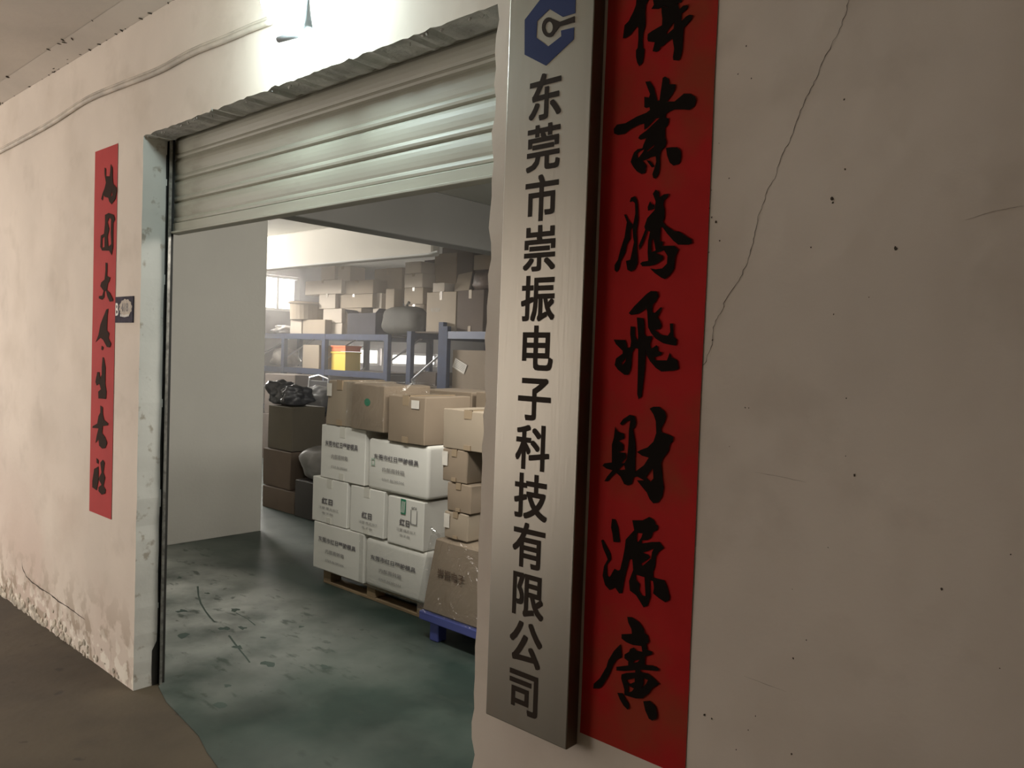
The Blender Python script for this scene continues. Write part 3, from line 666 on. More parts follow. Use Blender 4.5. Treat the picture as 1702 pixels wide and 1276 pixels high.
# ================================================================== CARTONS
def carton(label, x0, x1, y0, y1, z0, z1, m, top='tape', tape=True, rot=0.0, taper=None, group=None, name='carton', cat='box', bev=0.008, crush=None, film=False, side_tape=True):
    if crush is None: crush = 0.0025
    cxm, cym = (x0+x1)/2, (y0+y1)/2
    t = thing(name, label, cat, (cxm, cym, z0), group)
    seed = x0*7.3+z0*3.1
    bm = bmesh.new()
    if bev >= 0.02: bbox(bm, x0-cxm, x1-cxm, y0-cym, y1-cym, 0, z1-z0, bev, 6)
    else:
        bbox(bm, x0-cxm, x1-cxm, y0-cym, y1-cym, 0, z1-z0)
        bmesh.ops.subdivide_edges(bm, edges=list(bm.edges), cuts=4, use_grid_fill=True)
    hx, hy, H = (x1-x0)/2, (y1-y0)/2, z1-z0
    for v in bm.verts:
        u, w, q = v.co.x/hx, v.co.y/hy, v.co.z/H
        bulge = crush*1.2*(1-u*u)*(4*q*(1-q))
        if abs(w) > 0.99: v.co.y += bulge*(1 if w > 0 else -1)
        if abs(u) > 0.99: v.co.x += crush*1.2*(1-w*w)*(4*q*(1-q))*(1 if u > 0 else -1)
        if 0.02 < q < 0.98 or q >= 0.98:
            v.co += Vector((noise.noise(Vector((seed, w*1.3+q, 2))), noise.noise(Vector((seed+5, u*1.3+q, 2))), 0))*crush
        if q > 0.98: v.co.z += crush*0.8*noise.noise(Vector((u*1.5, w*1.5, seed)))
        if taper:
            k = taper[0]*(q)
            if v.co.x < 0: v.co.x += k*abs(u)
            v.co.y += taper[1]*q
    es = [e for e in bm.edges if len(e.link_faces) == 2 and e.link_faces[0].normal.dot(e.link_faces[1].normal) < 0.5] if False else []
    o = bmesh.ops.recalc_face_normals(bm, faces=bm.faces)
    bm.normal_update()
    es = [e for e in bm.edges if len(e.link_faces) == 2 and e.link_faces[0].normal.dot(e.link_faces[1].normal) < 0.6]
    if bev < 0.02: bmesh.ops.bevel(bm, geom=es, offset=bev*0.6, segments=1, affect='EDGES')
    me = bpy.data.meshes.new('body'); bm.to_mesh(me); bm.free()
    for p in me.polygons: p.use_smooth = True
    me.set_sharp_from_angle(angle=math.radians(24))
    b_ = bpy.data.objects.new('body', me); COL.objects.link(b_); me.materials.append(m); b_.parent = t
    def part(nm, bmx, mm):
        me2 = bpy.data.meshes.new(nm); bmesh.ops.recalc_face_normals(bmx, faces=bmx.faces); bmx.to_mesh(me2); bmx.free(); me2.materials.append(mm)
        o2 = bpy.data.objects.new(nm, me2); COL.objects.link(o2); o2.parent = t; return o2
    e = crush*0.9+0.0015
    if top == 'tape' and tape:
        bmx = bmesh.new(); w = min(0.028, hx*0.2); fx = 0.0
        bbox(bmx, -w, w, -hy-e*0.6, hy, H-0.001, H+e*0.6)
        bbox(bmx, -w, w, -hy-e, -hy+0.002, H*0.80, H+e*0.6)
        part('tape', bmx, M_tape if m is not M_white else M_tapew)
        if side_tape:
            bmx = bmesh.new(); bbox(bmx, -w*0.9, w*0.9, -hy-e, -hy+0.002, 0.004, H*0.14); part('tape', bmx, M_tape if m is not M_white else M_tapew)
        bmx = bmesh.new(); bbox(bmx, -0.0015, 0.0015, -hy+0.004, hy-0.004, H, H+e*0.7); part('flap_seam', bmx, M_seam)
    elif top == 'open':
        bmx = bmesh.new()
        for sgn in (-1, 1):
            p = [(sgn*hx, -hy, H), (sgn*hx, hy, H), (sgn*(hx+H*0.22), hy*0.95, H+0.05), (sgn*(hx+H*0.22), -hy*0.95, H+0.06)]
            vv = [bmx.verts.new(q) for q in p]; ww = [bmx.verts.new(Vector(q)+Vector((0, 0, 0.006))) for q in p]
            bmx.faces.new(vv); bmx.faces.new(list(reversed(ww)))
            for i in range(4): bmx.faces.new((vv[i], vv[(i+1)%4], ww[(i+1)%4], ww[i]))
        part('flap', bmx, m)
    if film:
        bmx = bmesh.new(); bbox(bmx, -hx-0.022, hx+0.022, -hy-0.026, hy+0.015, 0.002, H+0.02)
        bmesh.ops.subdivide_edges(bmx, edges=list(bmx.edges), cuts=7, use_grid_fill=True)
        for v in bmx.verts:
            nn = noise.noise_vector(v.co*7+Vector((seed, 0, 0)))
            v.co += Vector((nn.x, nn.y, max(0, nn.z) if v.co.z < 0.02 else nn.z))*0.006
            if taper and v.co.z > 0:
                q = v.co.z/H
                if v.co.x < 0: v.co.x += taper[0]*q*abs(v.co.x/hx)
                v.co.y += taper[1]*q
        part('stretch_film', bmx, M_film)
    t.rotation_euler = (0, 0, rot)
    return t
def wlink(o, t):   # put a part modelled in world space under a carton
    mi = Matrix.Translation(-Vector(t.location)); o.parent = t; o.matrix_parent_inverse = mi; return o

FY = 1.60
PZ = 0.105      # pallet top
# wooden pallet
pal = thing('wooden_pallet', 'low pale wooden pallet under the stack of white cartons', 'pallet', (-3.97, 1.635, 0.004))
for i in range(7):
    y = 1.635+i*0.155; bm = bmesh.new(); bbox(bm, -4.50, -3.44, y, y+0.105, 0.086, PZ, 0.002); obj('deck_board', bm, M_wood, pal)
for i, y in enumerate((1.637, 2.14, 2.63)):
    bm = bmesh.new(); bbox(bm, -4.50, -3.44, y, y+0.095, 0.004, 0.022, 0.002); obj('bottom_board', bm, M_wood, pal)
    for x in (-4.50, -4.02, -3.53):
        bm = bmesh.new(); bbox(bm, x, x+0.085, y, y+0.09, 0.022, 0.086, 0.002); obj('block', bm, M_wood, pal)

def addr_print(t, x0, x1, z0, z1, y, n=1.0):
    w = x1-x0
    print_y('print_line', '东莞市红日塑胶模具', x0+w*0.12, x1-w*0.14, z0+(z1-z0)*0.66, y, M_print, t, 0.02, h=(z1-z0)*0.11)
    print_y('print_line', '内部周转箱', x0+w*0.27, x1-w*0.36, z0+(z1-z0)*0.43, y, M_print2, t, 0.01, h=(z1-z0)*0.09)
    print_y('print_line', '0769-86385566', x0+w*0.27, x1-w*0.36, z0+(z1-z0)*0.24, y, M_print2, t, 0.0, h=(z1-z0)*0.045)
def logo_print(t, x0, x1, z0, z1, y, xa=0.3, xb=0.6, zf=0.5, strong=True):
    w = x1-x0
    print_y('print_line', '红日', x0+w*xa, x0+w*xb, z0+(z1-z0)*zf, y, M_print, t, 0.03, h=(z1-z0)*0.14)
    print_y('print_line', '注塑 模具加工', x0+w*(xa-0.08), x0+w*(xb+0.18), z0+(z1-z0)*(zf-0.16), y, M_print2, t, 0.0, h=(z1-z0)*0.06)
    print_y('print_line', '电子箱', x0+w*(xa+0.02), x0+w*(xb+0.02), z0+(z1-z0)*(zf-0.27), y, M_print2, t, 0.0, h=(z1-z0)*0.05)
EF = 0.0075
# bottom row
t = carton('white printed carton at the lower left corner of the pallet stack', -4.575, -4.012, FY, FY+0.45, PZ, 0.425, M_white, top='none')
addr_print(t, -4.575, -4.012, PZ, 0.425, FY-EF)
t = carton('film-wrapped white carton at the lower right corner of the pallet stack', -4.005, -3.42, FY, FY+0.5, PZ, 0.415, M_white, top='none', bev=0.03, film=True)
addr_print(t, -4.005, -3.42, PZ, 0.40, FY-EF)
# second row
t = carton('narrow white carton at the left end of the middle row', -4.60, -4.205, FY, FY+0.42, 0.43, 0.735, M_white, bev=0.006)
logo_print(t, -4.60, -4.205, 0.43, 0.735, FY-EF, 0.3, 0.62, 0.5)
t = carton('white carton with a taped top in the centre of the middle row', -4.17, -3.825, FY, FY+0.42, 0.43, 0.728, M_white, bev=0.006)
logo_print(t, -4.17, -3.825, 0.43, 0.728, FY-EF, 0.38, 0.68, 0.42)
t = carton('white carton with a green stripe at the right end of the middle row', -3.785, -3.45, FY, FY+0.42, 0.422, 0.715, M_white, bev=0.006, tape=False, top='none')
logo_print(t, -3.785, -3.45, 0.415, 0.715, FY-EF, 0.36, 0.64, 0.52)
bm = bmesh.new(); bbox(bm, -3.655, -3.610, FY-EF-0.001, FY-EF+0.001, 0.622, 0.714); wlink(obj('green_stripe', bm, M_green), t)
bm = bmesh.new()
for k in range(3):
    flat_poly(bm, [[(-3.650+k*0.012, 0.630), (-3.645+k*0.012, 0.630), (-3.638+k*0.012, 0.700), (-3.643+k*0.012, 0.700)]], lambda u, w: Vector((u, FY-EF-0.0012, w)), (0,-1,0), 0.0004)
wlink(obj('white_strokes', bm, M_white), t)
bm = bmesh.new()
for (a, b, c, d) in ((-3.562,-3.558,0.575,0.660),(-3.508,-3.504,0.575,0.660),(-3.562,-3.504,0.572,0.576)): bbox(bm, a, b, FY-EF-0.001, FY-EF, c, d)
wlink(obj('printed_frame', bm, M_print), t)
print_y('print_line', '合格证', -3.558, -3.508, 0.672, FY-EF, M_print, t, 0.02, h=0.018)
# third row
t = carton('white printed carton at the upper left of the pallet stack', -4.515, -4.03, FY, FY+0.42, 0.739, 1.10, M_white, bev=0.006, taper=(0.0, 0.0))
addr_print(t, -4.515, -4.03, 0.739, 1.10, FY-EF)
t = carton('wide white carton with bold print at the upper right of the pallet stack', -4.0, -3.425, FY, FY+0.45, 0.732, 1.055, M_white, bev=0.022, top='none')
addr_print(t, -4.0, -3.425, 0.732, 1.055, FY-EF)
bm = bmesh.new(); flat_poly(bm, [[(-3.955,0.885),(-3.92,0.885),(-3.92,0.93),(-3.955,0.93)],[(-3.948,0.892),(-3.948,0.923),(-3.927,0.923),(-3.927,0.892)]], lambda u, w: Vector((u, FY-EF, w)), (0,-1,0), 0.0004)
wlink(obj('pale_green_emblem', bm, mat('pale_green_print', (0.36,0.47,0.38), 0.7)), t)
# fourth row: kraft cartons
t = carton('kraft carton with a white sticker at the top left of the stack', -4.47, -4.165, FY, FY+0.36, 1.104, 1.405, M_kraft2, taper=(0.02, 0.0), crush=0.009, rot=0.03)
bm = bmesh.new(); bbox(bm, -4.445, -4.395, FY-EF-0.006, FY-EF-0.005, 1.30, 1.385); wlink(obj('sticker', bm, M_sticker), t)
t = carton('kraft carton wrapped in shiny film with a green round mark on top of the stack', -4.15, -3.80, FY-0.03, FY+0.34, 1.062, 1.375, M_kraft, crush=0.012, film=True, top='none', rot=-0.04)
t.location.z = 1.104; t.scale = (1, 1, 0.93)
bm = bmesh.new()
flat_poly(bm, [[(-3.955+0.032*math.cos(k*math.pi/8), 1.30+0.026*math.sin(k*math.pi/8)) for k in range(16)]], lambda u, w: Vector((u, FY-0.046, w)), (0,-1,0), 0.0005)
wlink(obj('green_mark', bm, M_green), t)
t = carton('brown carton with a small white sticker at the top right of the stack', -3.785, -3.445, FY-0.02, FY+0.36, 1.058, 1.345, M_kraft, crush=0.009)
bm = bmesh.new(); bbox(bm, -3.555, -3.485, FY-0.036, FY-0.035, 1.275, 1.325); wlink(obj('sticker', bm, M_sticker), t)
# row behind
for i, (xa, xb, ya, za, zb, mm, lb) in enumerate([
    (-4.62, -4.18, 2.10, 0.105, 1.33, M_kraft2, 'tall kraft carton behind the left end of the pallet stack'),
    (-4.14, -3.60, 2.12, 0.105, 1.36, M_kraft, 'flat-topped kraft carton behind the middle of the pallet stack'),
    (-3.56, -3.05, 2.12, 0.004, 1.37, M_kraft, 'brown carton behind the right end of the pallet stack'),
    (-3.00, -2.62, 2.02, 0.004, 1.47, M_kraft3, 'dark brown carton just behind the right column of cartons')]):
    carton(lb, xa, xb, ya, ya+0.4, za, zb, mm, crush=0.008, tape=False)

# blue plastic pallet and the right column
bp = thing('plastic_pallet', 'blue plastic pallet on legs at the foot of the doorway', 'pallet', (-2.95, 1.43, 0.004))
bm = bmesh.new(); bbox(bm, -3.25, -2.35, 1.40, 2.0, 0.115, 0.165, 0.006); obj('deck', bm, M_bplast, bp)
for x in (-3.19, -2.83, -2.45):
    for y in (1.43, 1.68, 1.90):
        bm = bmesh.new(); bbox(bm, x, x+0.07, y, y+0.07, 0.004, 0.115, 0.006); obj('leg', bm, M_bplast, bp)
t = carton('slumped kraft carton with black characters on the blue plastic pallet', -3.245, -2.80, 1.42, 1.85, 0.165, 0.585, M_kraft, crush=0.012, film=True, top='none', taper=(0.09, 0.0), bev=0.015)
print_y('print_line', '崇振电子', -3.11, -2.90, 0.405, 1.402, M_print3, t, 0.02, h=0.055, shear=0.0)
bm = bmesh.new(); tube(bm, [(-3.185,1.44,0.60),(-3.20,1.43,0.635),(-3.165,1.43,0.62),(-3.15,1.45,0.59)], 0.008, 6); wlink(obj('film_knot', bm, M_film), t)
cols = [(-3.115, -2.935, 0.60, 0.745, M_kraft2, 'small kraft carton directly on top of the slumped carton'),
        (-3.10, -2.92, 0.748, 0.905, M_kraft, 'small kraft carton second above the slumped carton, with crumpled edge'),
        (-3.145, -2.955, 0.908, 1.085, M_kraft, 'small kraft carton with a pale sticker, third above the slumped carton'),
        (-3.15, -2.76, 1.10, 1.305, M_kraft2, 'wider pale kraft carton crowning the right column')]
zprev = 0.597
for xa, xb, za, zb, mm, lb in cols:
    t = carton(lb, xa, xb, 1.45, 1.78, zprev, zb, mm, crush=0.007)
    if 'sticker' in lb or 'directly' in lb:
        bm = bmesh.new(); bbox(bm, xa+0.006, xa+0.05, 1.45-0.0125, 1.45-0.012, zb-0.09, zb-0.012); wlink(obj('sticker', bm, M_sticker), t)
    zprev = zb+0.004

# ================================================================== RACKS
def upright(bm, x, y, z1_):
    bbox(bm, x-0.045, x+0.045, y-0.035, y+0.035, 0.004, z1_)
def rack_row(label, xs, y0, y1, levels, H, name='pallet_rack'):
    t = thing(name, label, 'rack', (xs[0], y0, 0.004))
    for x in xs:
        for y in (y0, y1):
            bm = bmesh.new(); upright(bm, x, y, H)
            obj('upright', bm, M_rack, t)
        bm = bmesh.new()
        for k in range(3):
            za = 0.25+k*0.6; tube(bm, [(x, y0, za), (x, y1, za+0.5)], 0.014, 6)
        obj('brace', bm, M_zinc, t)
    for z in levels:
        for i in range(len(xs)-1):
            for y in (y0, y1):
                bm = bmesh.new(); bbox(bm, xs[i]+0.045, xs[i+1]-0.045, y-0.03, y+0.03, z-0.09, z)
                obj('beam', bm, M_rack if y == y1 else M_rackb, t)
            bm = bmesh.new(); bbox(bm, xs[i]+0.045, xs[i+1]-0.045, y0+0.03, y1-0.03, z-0.02, z)
            obj('deck', bm, M_kraft3, t)
    return t
M_rackb = M_rack
rack_row('blue storage rack standing across the room below the big window', [-12.85, -12.02, -10.82, -9.22], 6.0, 6.85, [0.62, 1.30, 1.88], 1.88)
# second rack runs into depth; its end frame faces the doorway
t = thing('pallet_rack', 'blue storage rack seen end-on behind the front stack, with diagonal brace', 'rack', (-8.4, 6.0, 0.004))
for y in (6.0, 8.4, 10.8):
    for x in (-8.70, -8.03):
        bm = bmesh.new(); upright(bm, x, y, 2.06 if x > -8.5 else 1.93); o = obj('upright', bm, M_rack, t)
    bm = bmesh.new()
    tube(bm, [(-8.66, y, 1.22), (-8.07, y, 1.60)], 0.016, 6); tube(bm, [(-8.66, y, 1.22), (-8.07, y, 0.75)], 0.016, 6); tube(bm, [(-8.66, y, 0.3), (-8.07, y, 0.72)], 0.016, 6)
    obj('brace', bm, M_zinc, t)
for z in (1.15, 1.93):
    for x in (-8.70, -8.03):
        for ya, yb in ((6.035, 8.365), (8.435, 10.765)):
            bm = bmesh.new(); bbox(bm, x-0.03, x+0.03, ya, yb, z-0.10, z); obj('beam', bm, M_rackb, t)
    bm = bmesh.new(); bbox(bm, -8.67, -8.06, 6.035, 10.76, z-0.02, z); obj('deck', bm, M_kraft3, t)
# third rack, on the right, only its beams show between the cartons
t = thing('pallet_rack', 'blue storage rack right of the end-on rack, its beam carrying brown cartons', 'rack', (-7.2, 6.0, 0.004))
for x in (-7.90, -6.0):
    for y in (5.96, 6.8):
        bm = bmesh.new(); upright(bm, x, y, 2.0); obj('upright', bm, M_rack, t)
for z in (1.10, 1.93):
    for y in (5.96, 6.8):
        bm = bmesh.new(); bbox(bm, -7.855, -6.045, y-0.03, y+0.03, z-0.10, z); obj('beam', bm, M_rackl if y < 6 else M_rack, t)
    bm = bmesh.new(); bbox(bm, -7.855, -6.045, 5.99, 6.77, z-0.02, z); obj('deck', bm, M_kraft3, t)

# ------------------------------------------------------------------ goods in the background, placed by what they stand on
def pc(label, px0, px1, pyt, z0, y, depth, m, **kw):
    pm = (px0+px1)/2
    a, b = at_y(px0, pyt+20, y), at_y(px1, pyt+20, y)
    zt = at_y(pm, pyt, y).z
    return carton(label, a.x, b.x, y, y+depth, z0, zt, m, **kw), zt
RT = 1.88
# pale cartons piled on the rack under the bright beam
zA = {}
def col_(base, items, y, depth):
    z = base
    for lb, p0, p1, pyt, m, kw in items:
        _, z = pc(lb, p0, p1, pyt, z, y, depth, m, **kw); z += 0.004
K0 = dict(tape=False, top='none', crush=0.006)
KT = dict(crush=0.006, side_tape=False)
col_(RT, [('pale carton at the foot of the piled cartons under the bright beam', 537, 568, 537, M_pale, K0),
          ('pale carton second from the rack in the pile under the bright beam', 537, 568, 513, M_pale, K0),
          ('narrow pale carton half way up the pile under the bright beam', 530, 557, 489, M_pale, KT),
          ('broad pale carton near the top of the pile, left of a greyer one', 507, 567, 466, M_pale, KT),
          ('small carton topmost at the left of the pile, just below the beam', 533, 556, 443, M_kraft2, K0)], 6.15, 0.3)
col_(RT, [('pale brown carton low in the middle of the piled cartons', 570, 600, 512, M_kraft2, K0),
          ('long grey-brown carton half way up the pile under the beam', 558, 619, 489, M_kraft2, KT),
          ('grey-brown carton resting on the long one under the beam', 568, 620, 466, M_kraft2, KT),
          ('pale carton topmost in the middle of the pile below the beam', 557, 582, 443, M_pale, KT)], 6.22, 0.3)
col_(RT, [('pale carton standing on the rack behind the film-covered load', 622, 636, 500, M_pale, K0),
          ('brown carton leaning out over the pile beside the thin carton', 622, 668, 446, M_kraft2, KT)], 6.5, 0.3)
col_(RT, [('lowest of the three stacked narrow cartons left of the dark gap', 672, 704, 506, M_kraft2, KT),
          ('middle of the three stacked narrow cartons left of the dark gap', 672, 703, 478, M_kraft2, KT),
          ('upper of the three stacked narrow cartons left of the dark gap', 672, 702, 455, M_pale, KT),
          ('small carton on top of the three stacked narrow cartons', 673, 700, 435, M_pale, K0)], 6.25, 0.3)
# slim upright cartons
_, _z = pc('thin upright carton with a bright edge beside the film-covered load', 620, 634, 487, RT, 6.30, 0.18, M_pale, **K0)
_, _z = pc('second thin upright carton right of the one with the bright edge', 641, 655, 480, RT, 6.30, 0.18, M_kraft2, **K0)
# tub and carton, left bay
_, zt = pc('kraft carton carrying the lidded tub on the left rack bay', 503, 540, 531, RT, 6.02, 0.36, M_kraft2, tape=False, top='none', crush=0.006)
c = at_y(512, 516, 6.2)
tub = thing('lidded_tub', 'round brown tub with an overhanging lid in front of the bright window', 'tub', (c.x, 6.2, zt+0.004))
bm = bmesh.new(); bmesh.ops.create_cone(bm, cap_ends=True, segments=28, radius1=0.33, radius2=0.345, depth=0.27, matrix=Matrix.Translation((c.x, 6.24, zt+0.14))); o = obj('drum', bm, M_kraft2, tub)
bm = bmesh.new(); bmesh.ops.create_cone(bm, cap_ends=True, segments=28, radius1=0.40, radius2=0.36, depth=0.035, matrix=Matrix.Translation((c.x+0.03, 6.24, zt+0.293)) @ Matrix.Rotation(0.03, 4, 'Y')); obj('lid', bm, M_kraft, tub)
_, zt = pc('pale carton beside the left edge of the lidded tub', 482, 501, 531, RT, 6.02, 0.36, M_pale, **K0)

def blob(name, label, cat, c, r, m, parent=None, seed=0, amp=0.18, neck=False, film=False):
    bm = bmesh.new(); bmesh.ops.create_icosphere(bm, subdivisions=4, radius=1.0)
    for v in bm.verts:
        d = v.co.normalized()
        e = 3.2
        k = (abs(d.x)**e+abs(d.y)**e+abs(d.z)**e)**(-1/e)
        p = d*k
        f = 1+amp*noise.noise(d*1.6+Vector((seed, 0, 0)))+amp*0.45*noise.noise(d*5+Vector((0, seed, 0)))+amp*0.15*noise.noise(d*13)
        v.co = Vector((p.x*r[0]*f, p.y*r[1]*f, p.z*r[2]*(f if p.z > -0.5 else 1)))
    zm = min(v.co.z for v in bm.verts)
    for v in bm.verts: v.co.z -= zm
    t = thing(name, label, cat, c)
    me = bpy.data.meshes.new('sack_body'); bm.to_mesh(me)
    for p in me.polygons: p.use_smooth = True
    me.materials.append(m); o = bpy.data.objects.new('sack_body', me); COL.objects.link(o); o.parent = t
    if film:
        for v in bm.verts: v.co = Vector((v.co.x*1.05, v.co.y*1.05, v.co.z*1.02+0.001)) + noise.noise_vector(v.co*9)*0.02
        for v in bm.verts: v.co.z = max(v.co.z, 0.001)
        me2 = bpy.data.meshes.new('stretch_film'); bm.to_mesh(me2); me2.materials.append(M_film)
        o2 = bpy.data.objects.new('stretch_film', me2); COL.objects.link(o2); o2.parent = t
    b2 = bmesh.new(); H = max(v.co.z for v in bm.verts); bm.free()
    if not neck: b2.free(); return t
    tube(b2, [(0.1*r[0], 0, H-0.03), (0.14*r[0], 0, H+0.03), (0.22*r[0], 0, H+0.055)], [0.035, 0.014, 0.025], 8)
    me3 = bpy.data.meshes.new('neck'); b2.to_mesh(me3); b2.free(); me3.materials.append(m); o3 = bpy.data.objects.new('neck', me3); COL.objects.link(o3); o3.parent = t
    return t
def pb(name, label, px0, px1, pyt, z0, y, ry, m, **kw):
    pm = (px0+px1)/2; a, b = at_y(px0, pyt+20, y), at_y(px1, pyt+20, y); zt = at_y(pm, pyt, y).z
    return blob(name, label, 'bag', ((a.x+b.x)/2, y+ry*0.9, z0), ((b.x-a.x)/2*0.98, ry, (zt-z0)/2*0.98), m, **kw)
# dark open carton and film covered load on the rack
_, _z = pc('dark grey open carton with raised flaps on the rack', 577, 624, 520, RT, 5.98, 0.32, mat('grey_carton', (0.06,0.056,0.064), 0.8, spec=0.2, var=0.2, vscale=5), top='open', tape=False)
pb('wrapped_load', 'big dark olive wrapped load bulging on the rack right of the grey carton', 628, 696, 508, RT, 6.0, 0.14, mat('olive_wrap', (0.06,0.056,0.042), 0.7, spec=0.25, var=0.25, vscale=4, bump=0.4, bscale=7), seed=3, amp=0.10, neck=True)
# on the end-on rack
R2 = 1.93
t, zt = pc('large kraft carton with faint print on the end of the rack', 709, 758, 485, R2, 6.05, 0.42, M_kraft2, crush=0.006)
a, b = at_y(716, 515, 6.04), at_y(732, 515, 6.04); print_y('print_line', '电子配件', a.x, b.x, a.z, 6.04, M_print2, t, 0.01, h=0.06)
_, _z = pc('little printed carton lying on the large kraft carton', 719, 738, 470, zt+0.005, 6.08, 0.2, M_pale, **K0)
t, zt2 = pc('dark brown carton right of the large kraft carton on the rack', 760, 804, 482, R2, 6.05, 0.4, M_kraft3, crush=0.006)
# loose upright flap board
bm = bmesh.new()
P4 = [at_y(755, 479, 6.16), at_y(779, 479, 6.16), at_y(785, 451, 6.30), at_y(762, 456, 6.30)]
P4[0].z = P4[1].z = zt2+0.006 if zt2 > P4[0].z else P4[0].z
P4 = [Vector((p.x, p.y, p.z)) for p in P4]; P4[0].z = zt2+0.005; P4[1].z = zt2+0.005
vv = [bm.verts.new(p) for p in P4]; ww = [bm.verts.new(p+Vector((0, 0.008, 0.002))) for p in P4]
bm.faces.new(vv); bm.faces.new(list(reversed(ww)))
for i in range(4): bm.faces.new((vv[i], vv[(i+1)%4], ww[(i+1)%4], ww[i]))
tag(obj('cardboard_sheet', bm, M_kraft2), 'loose cardboard sheet leaning above the dark brown carton', 'cardboard')
pb('dark_sack', 'dark brown sack slumped on top of the dark carton at the right', 782, 812, 450, zt2+0.004, 6.14, 0.16, mat('brown_sack', (0.15,0.105,0.08), 0.55, var=0.3, vscale=5, bump=0.4, bscale=8), seed=5, amp=0.12)
# tall goods behind, on the deck of the end-on rack
_, zz = pc('tall brown carton rising behind the large kraft carton', 722, 759, 421, R2, 6.5, 0.4, M_kraft, **K0)
_, zz = pc('tall dark carton in the gap left of the tall brown carton', 705, 724, 432, R2, 6.55, 0.3, M_kraft3, **K0)
_, zz = pc('very dark tall carton behind the leaning cardboard sheet', 760, 786, 408, R2, 6.5, 0.4, M_kraft3, **K0)
_, zz = pc('dark carton reaching highest, right of the end of the bright beam', 735, 786, 403, R2, 7.0, 0.4, M_kraft3, **K0)
_, zz = pc('brown carton under the pinkish one at the far right', 788, 826, 448, R2, 6.5, 0.3, M_kraft3, **K0)
_, zz = pc('pinkish carton high at the far right below the ceiling', 787, 818, 423, zz+0.004, 6.5, 0.3, M_kraft2, **K0)
# mid shelves
t, zt = pc('very large kraft carton with a tilted paper label right of the blue rack post', 752, 812, 582, 1.10, 6.0, 0.5, M_kraft, tape=False, top='none')
bm = bmesh.new(); s8 = 1702/260.0
P4 = [(560+x/s8, 540+y/s8) for x, y in ((1290,358),(1415,435),(1380,535),(1255,455))]
flat_poly(bm, [P4], lambda u, w: at_y(u, w, 5.988), (0,-1,0), 0.001); wlink(obj('tilted_label', bm, M_sticker), t)
bm = bmesh.new()
for k in range(5):
    q0 = (P4[0][0]+1.2-0.8*k, P4[0][1]+3+2.4*k); q1 = (P4[1][0]-2.5-0.8*k, P4[1][1]+1.5+2.2*k)
    flat_poly(bm, [[q0, q1, (q1[0], q1[1]+0.9), (q0[0], q0[1]+0.9)]], lambda u, w: at_y(u, w, 5.986), (0,-1,0), 0.0006)
wlink(obj('label_lines', bm, M_print2), t)
_, zz = pc('dark carton low on the end-on rack behind the diagonal brace', 690, 724, 618, 1.15, 6.3, 0.4, M_kraft3, **K0)
_, zz = pc('grey carton on the lower shelf between the rack posts', 586, 636, 622, 0.62, 6.06, 0.5, M_kraft3, **K0)
_, zz = pc('small grey carton on the lower shelf beside the rack post', 548, 580, 624, 0.62, 6.06, 0.4, M_kraft3, **K0)
t, zz = pc('kraft carton on the lower shelf just left of the orange crate', 503, 530, 573, 1.30, 6.05, 0.4, M_kraft2, **K0)
# plastic crates
def crate(label, px0, px1, pyt, z0, y, m, name='plastic_crate'):
    a, b = at_y(px0, pyt+8, y), at_y(px1, pyt+8, y); zt = at_y((px0+px1)/2, pyt, y).z
    t = thing(name, label, 'crate', ((a.x+b.x)/2, y, z0)); d = 0.3
    bm = bmesh.new(); bbox(bm, a.x, b.x, y, y+d, z0, z0+0.012); obj('base', bm, m, t)
    bm = bmesh.new()
    for (u0, u1, v0, v1) in ((a.x, b.x, y, y+0.012), (a.x, b.x, y+d-0.012, y+d), (a.x, a.x+0.012, y+0.012, y+d-0.012), (b.x-0.012, b.x, y+0.012, y+d-0.012)):
        bbox(bm, u0, u1, v0, v1, z0+0.012, zt-0.03)
    obj('walls', bm, m, t)
    bm = bmesh.new()
    for (u0, u1, v0, v1) in ((a.x-0.012, b.x+0.012, y-0.012, y+0.014), (a.x-0.012, b.x+0.012, y+d-0.014, y+d+0.012), (a.x-0.012, a.x+0.014, y+0.014, y+d-0.014), (b.x-0.014, b.x+0.012, y+0.014, y+d-0.014)):
        bbox(bm, u0, u1, v0, v1, zt-0.03, zt)
    obj('rim', bm, m, t)
    return zt
zc_ = crate('yellow plastic crate on the lower shelf in front of the window light', 551, 574, 584, 1.30, 6.06, M_yellow)
crate('orange plastic crate on top of the yellow crate', 551, 574, 574, zc_+0.004, 6.06, M_orange)
# plastic bundles on the left bay
pb('plastic_bundle', 'pile of crumpled clear plastic bags on the left lower shelf', 448, 472, 578, 1.30, 6.07, 0.2, M_bagw, seed=11, amp=0.3)
# upper left shelf goods
pb('plastic_bundle', 'crumpled white plastic bag on top of the left rack bay', 448, 476, 540, RT, 6.02, 0.2, M_bagw, seed=14, amp=0.35)

# ------------------------------------------------------------------ dark clutter left, between partition and pallet stack
def gc(label, px0, px1, pyt, z0, y, depth, m, **kw): return pc(label, px0, px1, pyt, z0, y, depth, m, **kw)[1]
FZ = 0.004
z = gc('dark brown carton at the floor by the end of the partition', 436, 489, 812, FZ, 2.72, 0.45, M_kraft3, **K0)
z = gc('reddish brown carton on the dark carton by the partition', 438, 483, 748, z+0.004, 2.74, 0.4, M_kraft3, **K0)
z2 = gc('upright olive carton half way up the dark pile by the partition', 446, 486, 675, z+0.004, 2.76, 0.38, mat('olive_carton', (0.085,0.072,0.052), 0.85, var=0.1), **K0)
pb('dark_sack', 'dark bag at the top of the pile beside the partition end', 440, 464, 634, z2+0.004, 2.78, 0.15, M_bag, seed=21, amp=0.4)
z = gc('black crate-like carton on the floor beside the white stack', 490, 524, 800, FZ, 2.70, 0.4, mat('black_carton', (0.045,0.04,0.038), 0.7), **K0)
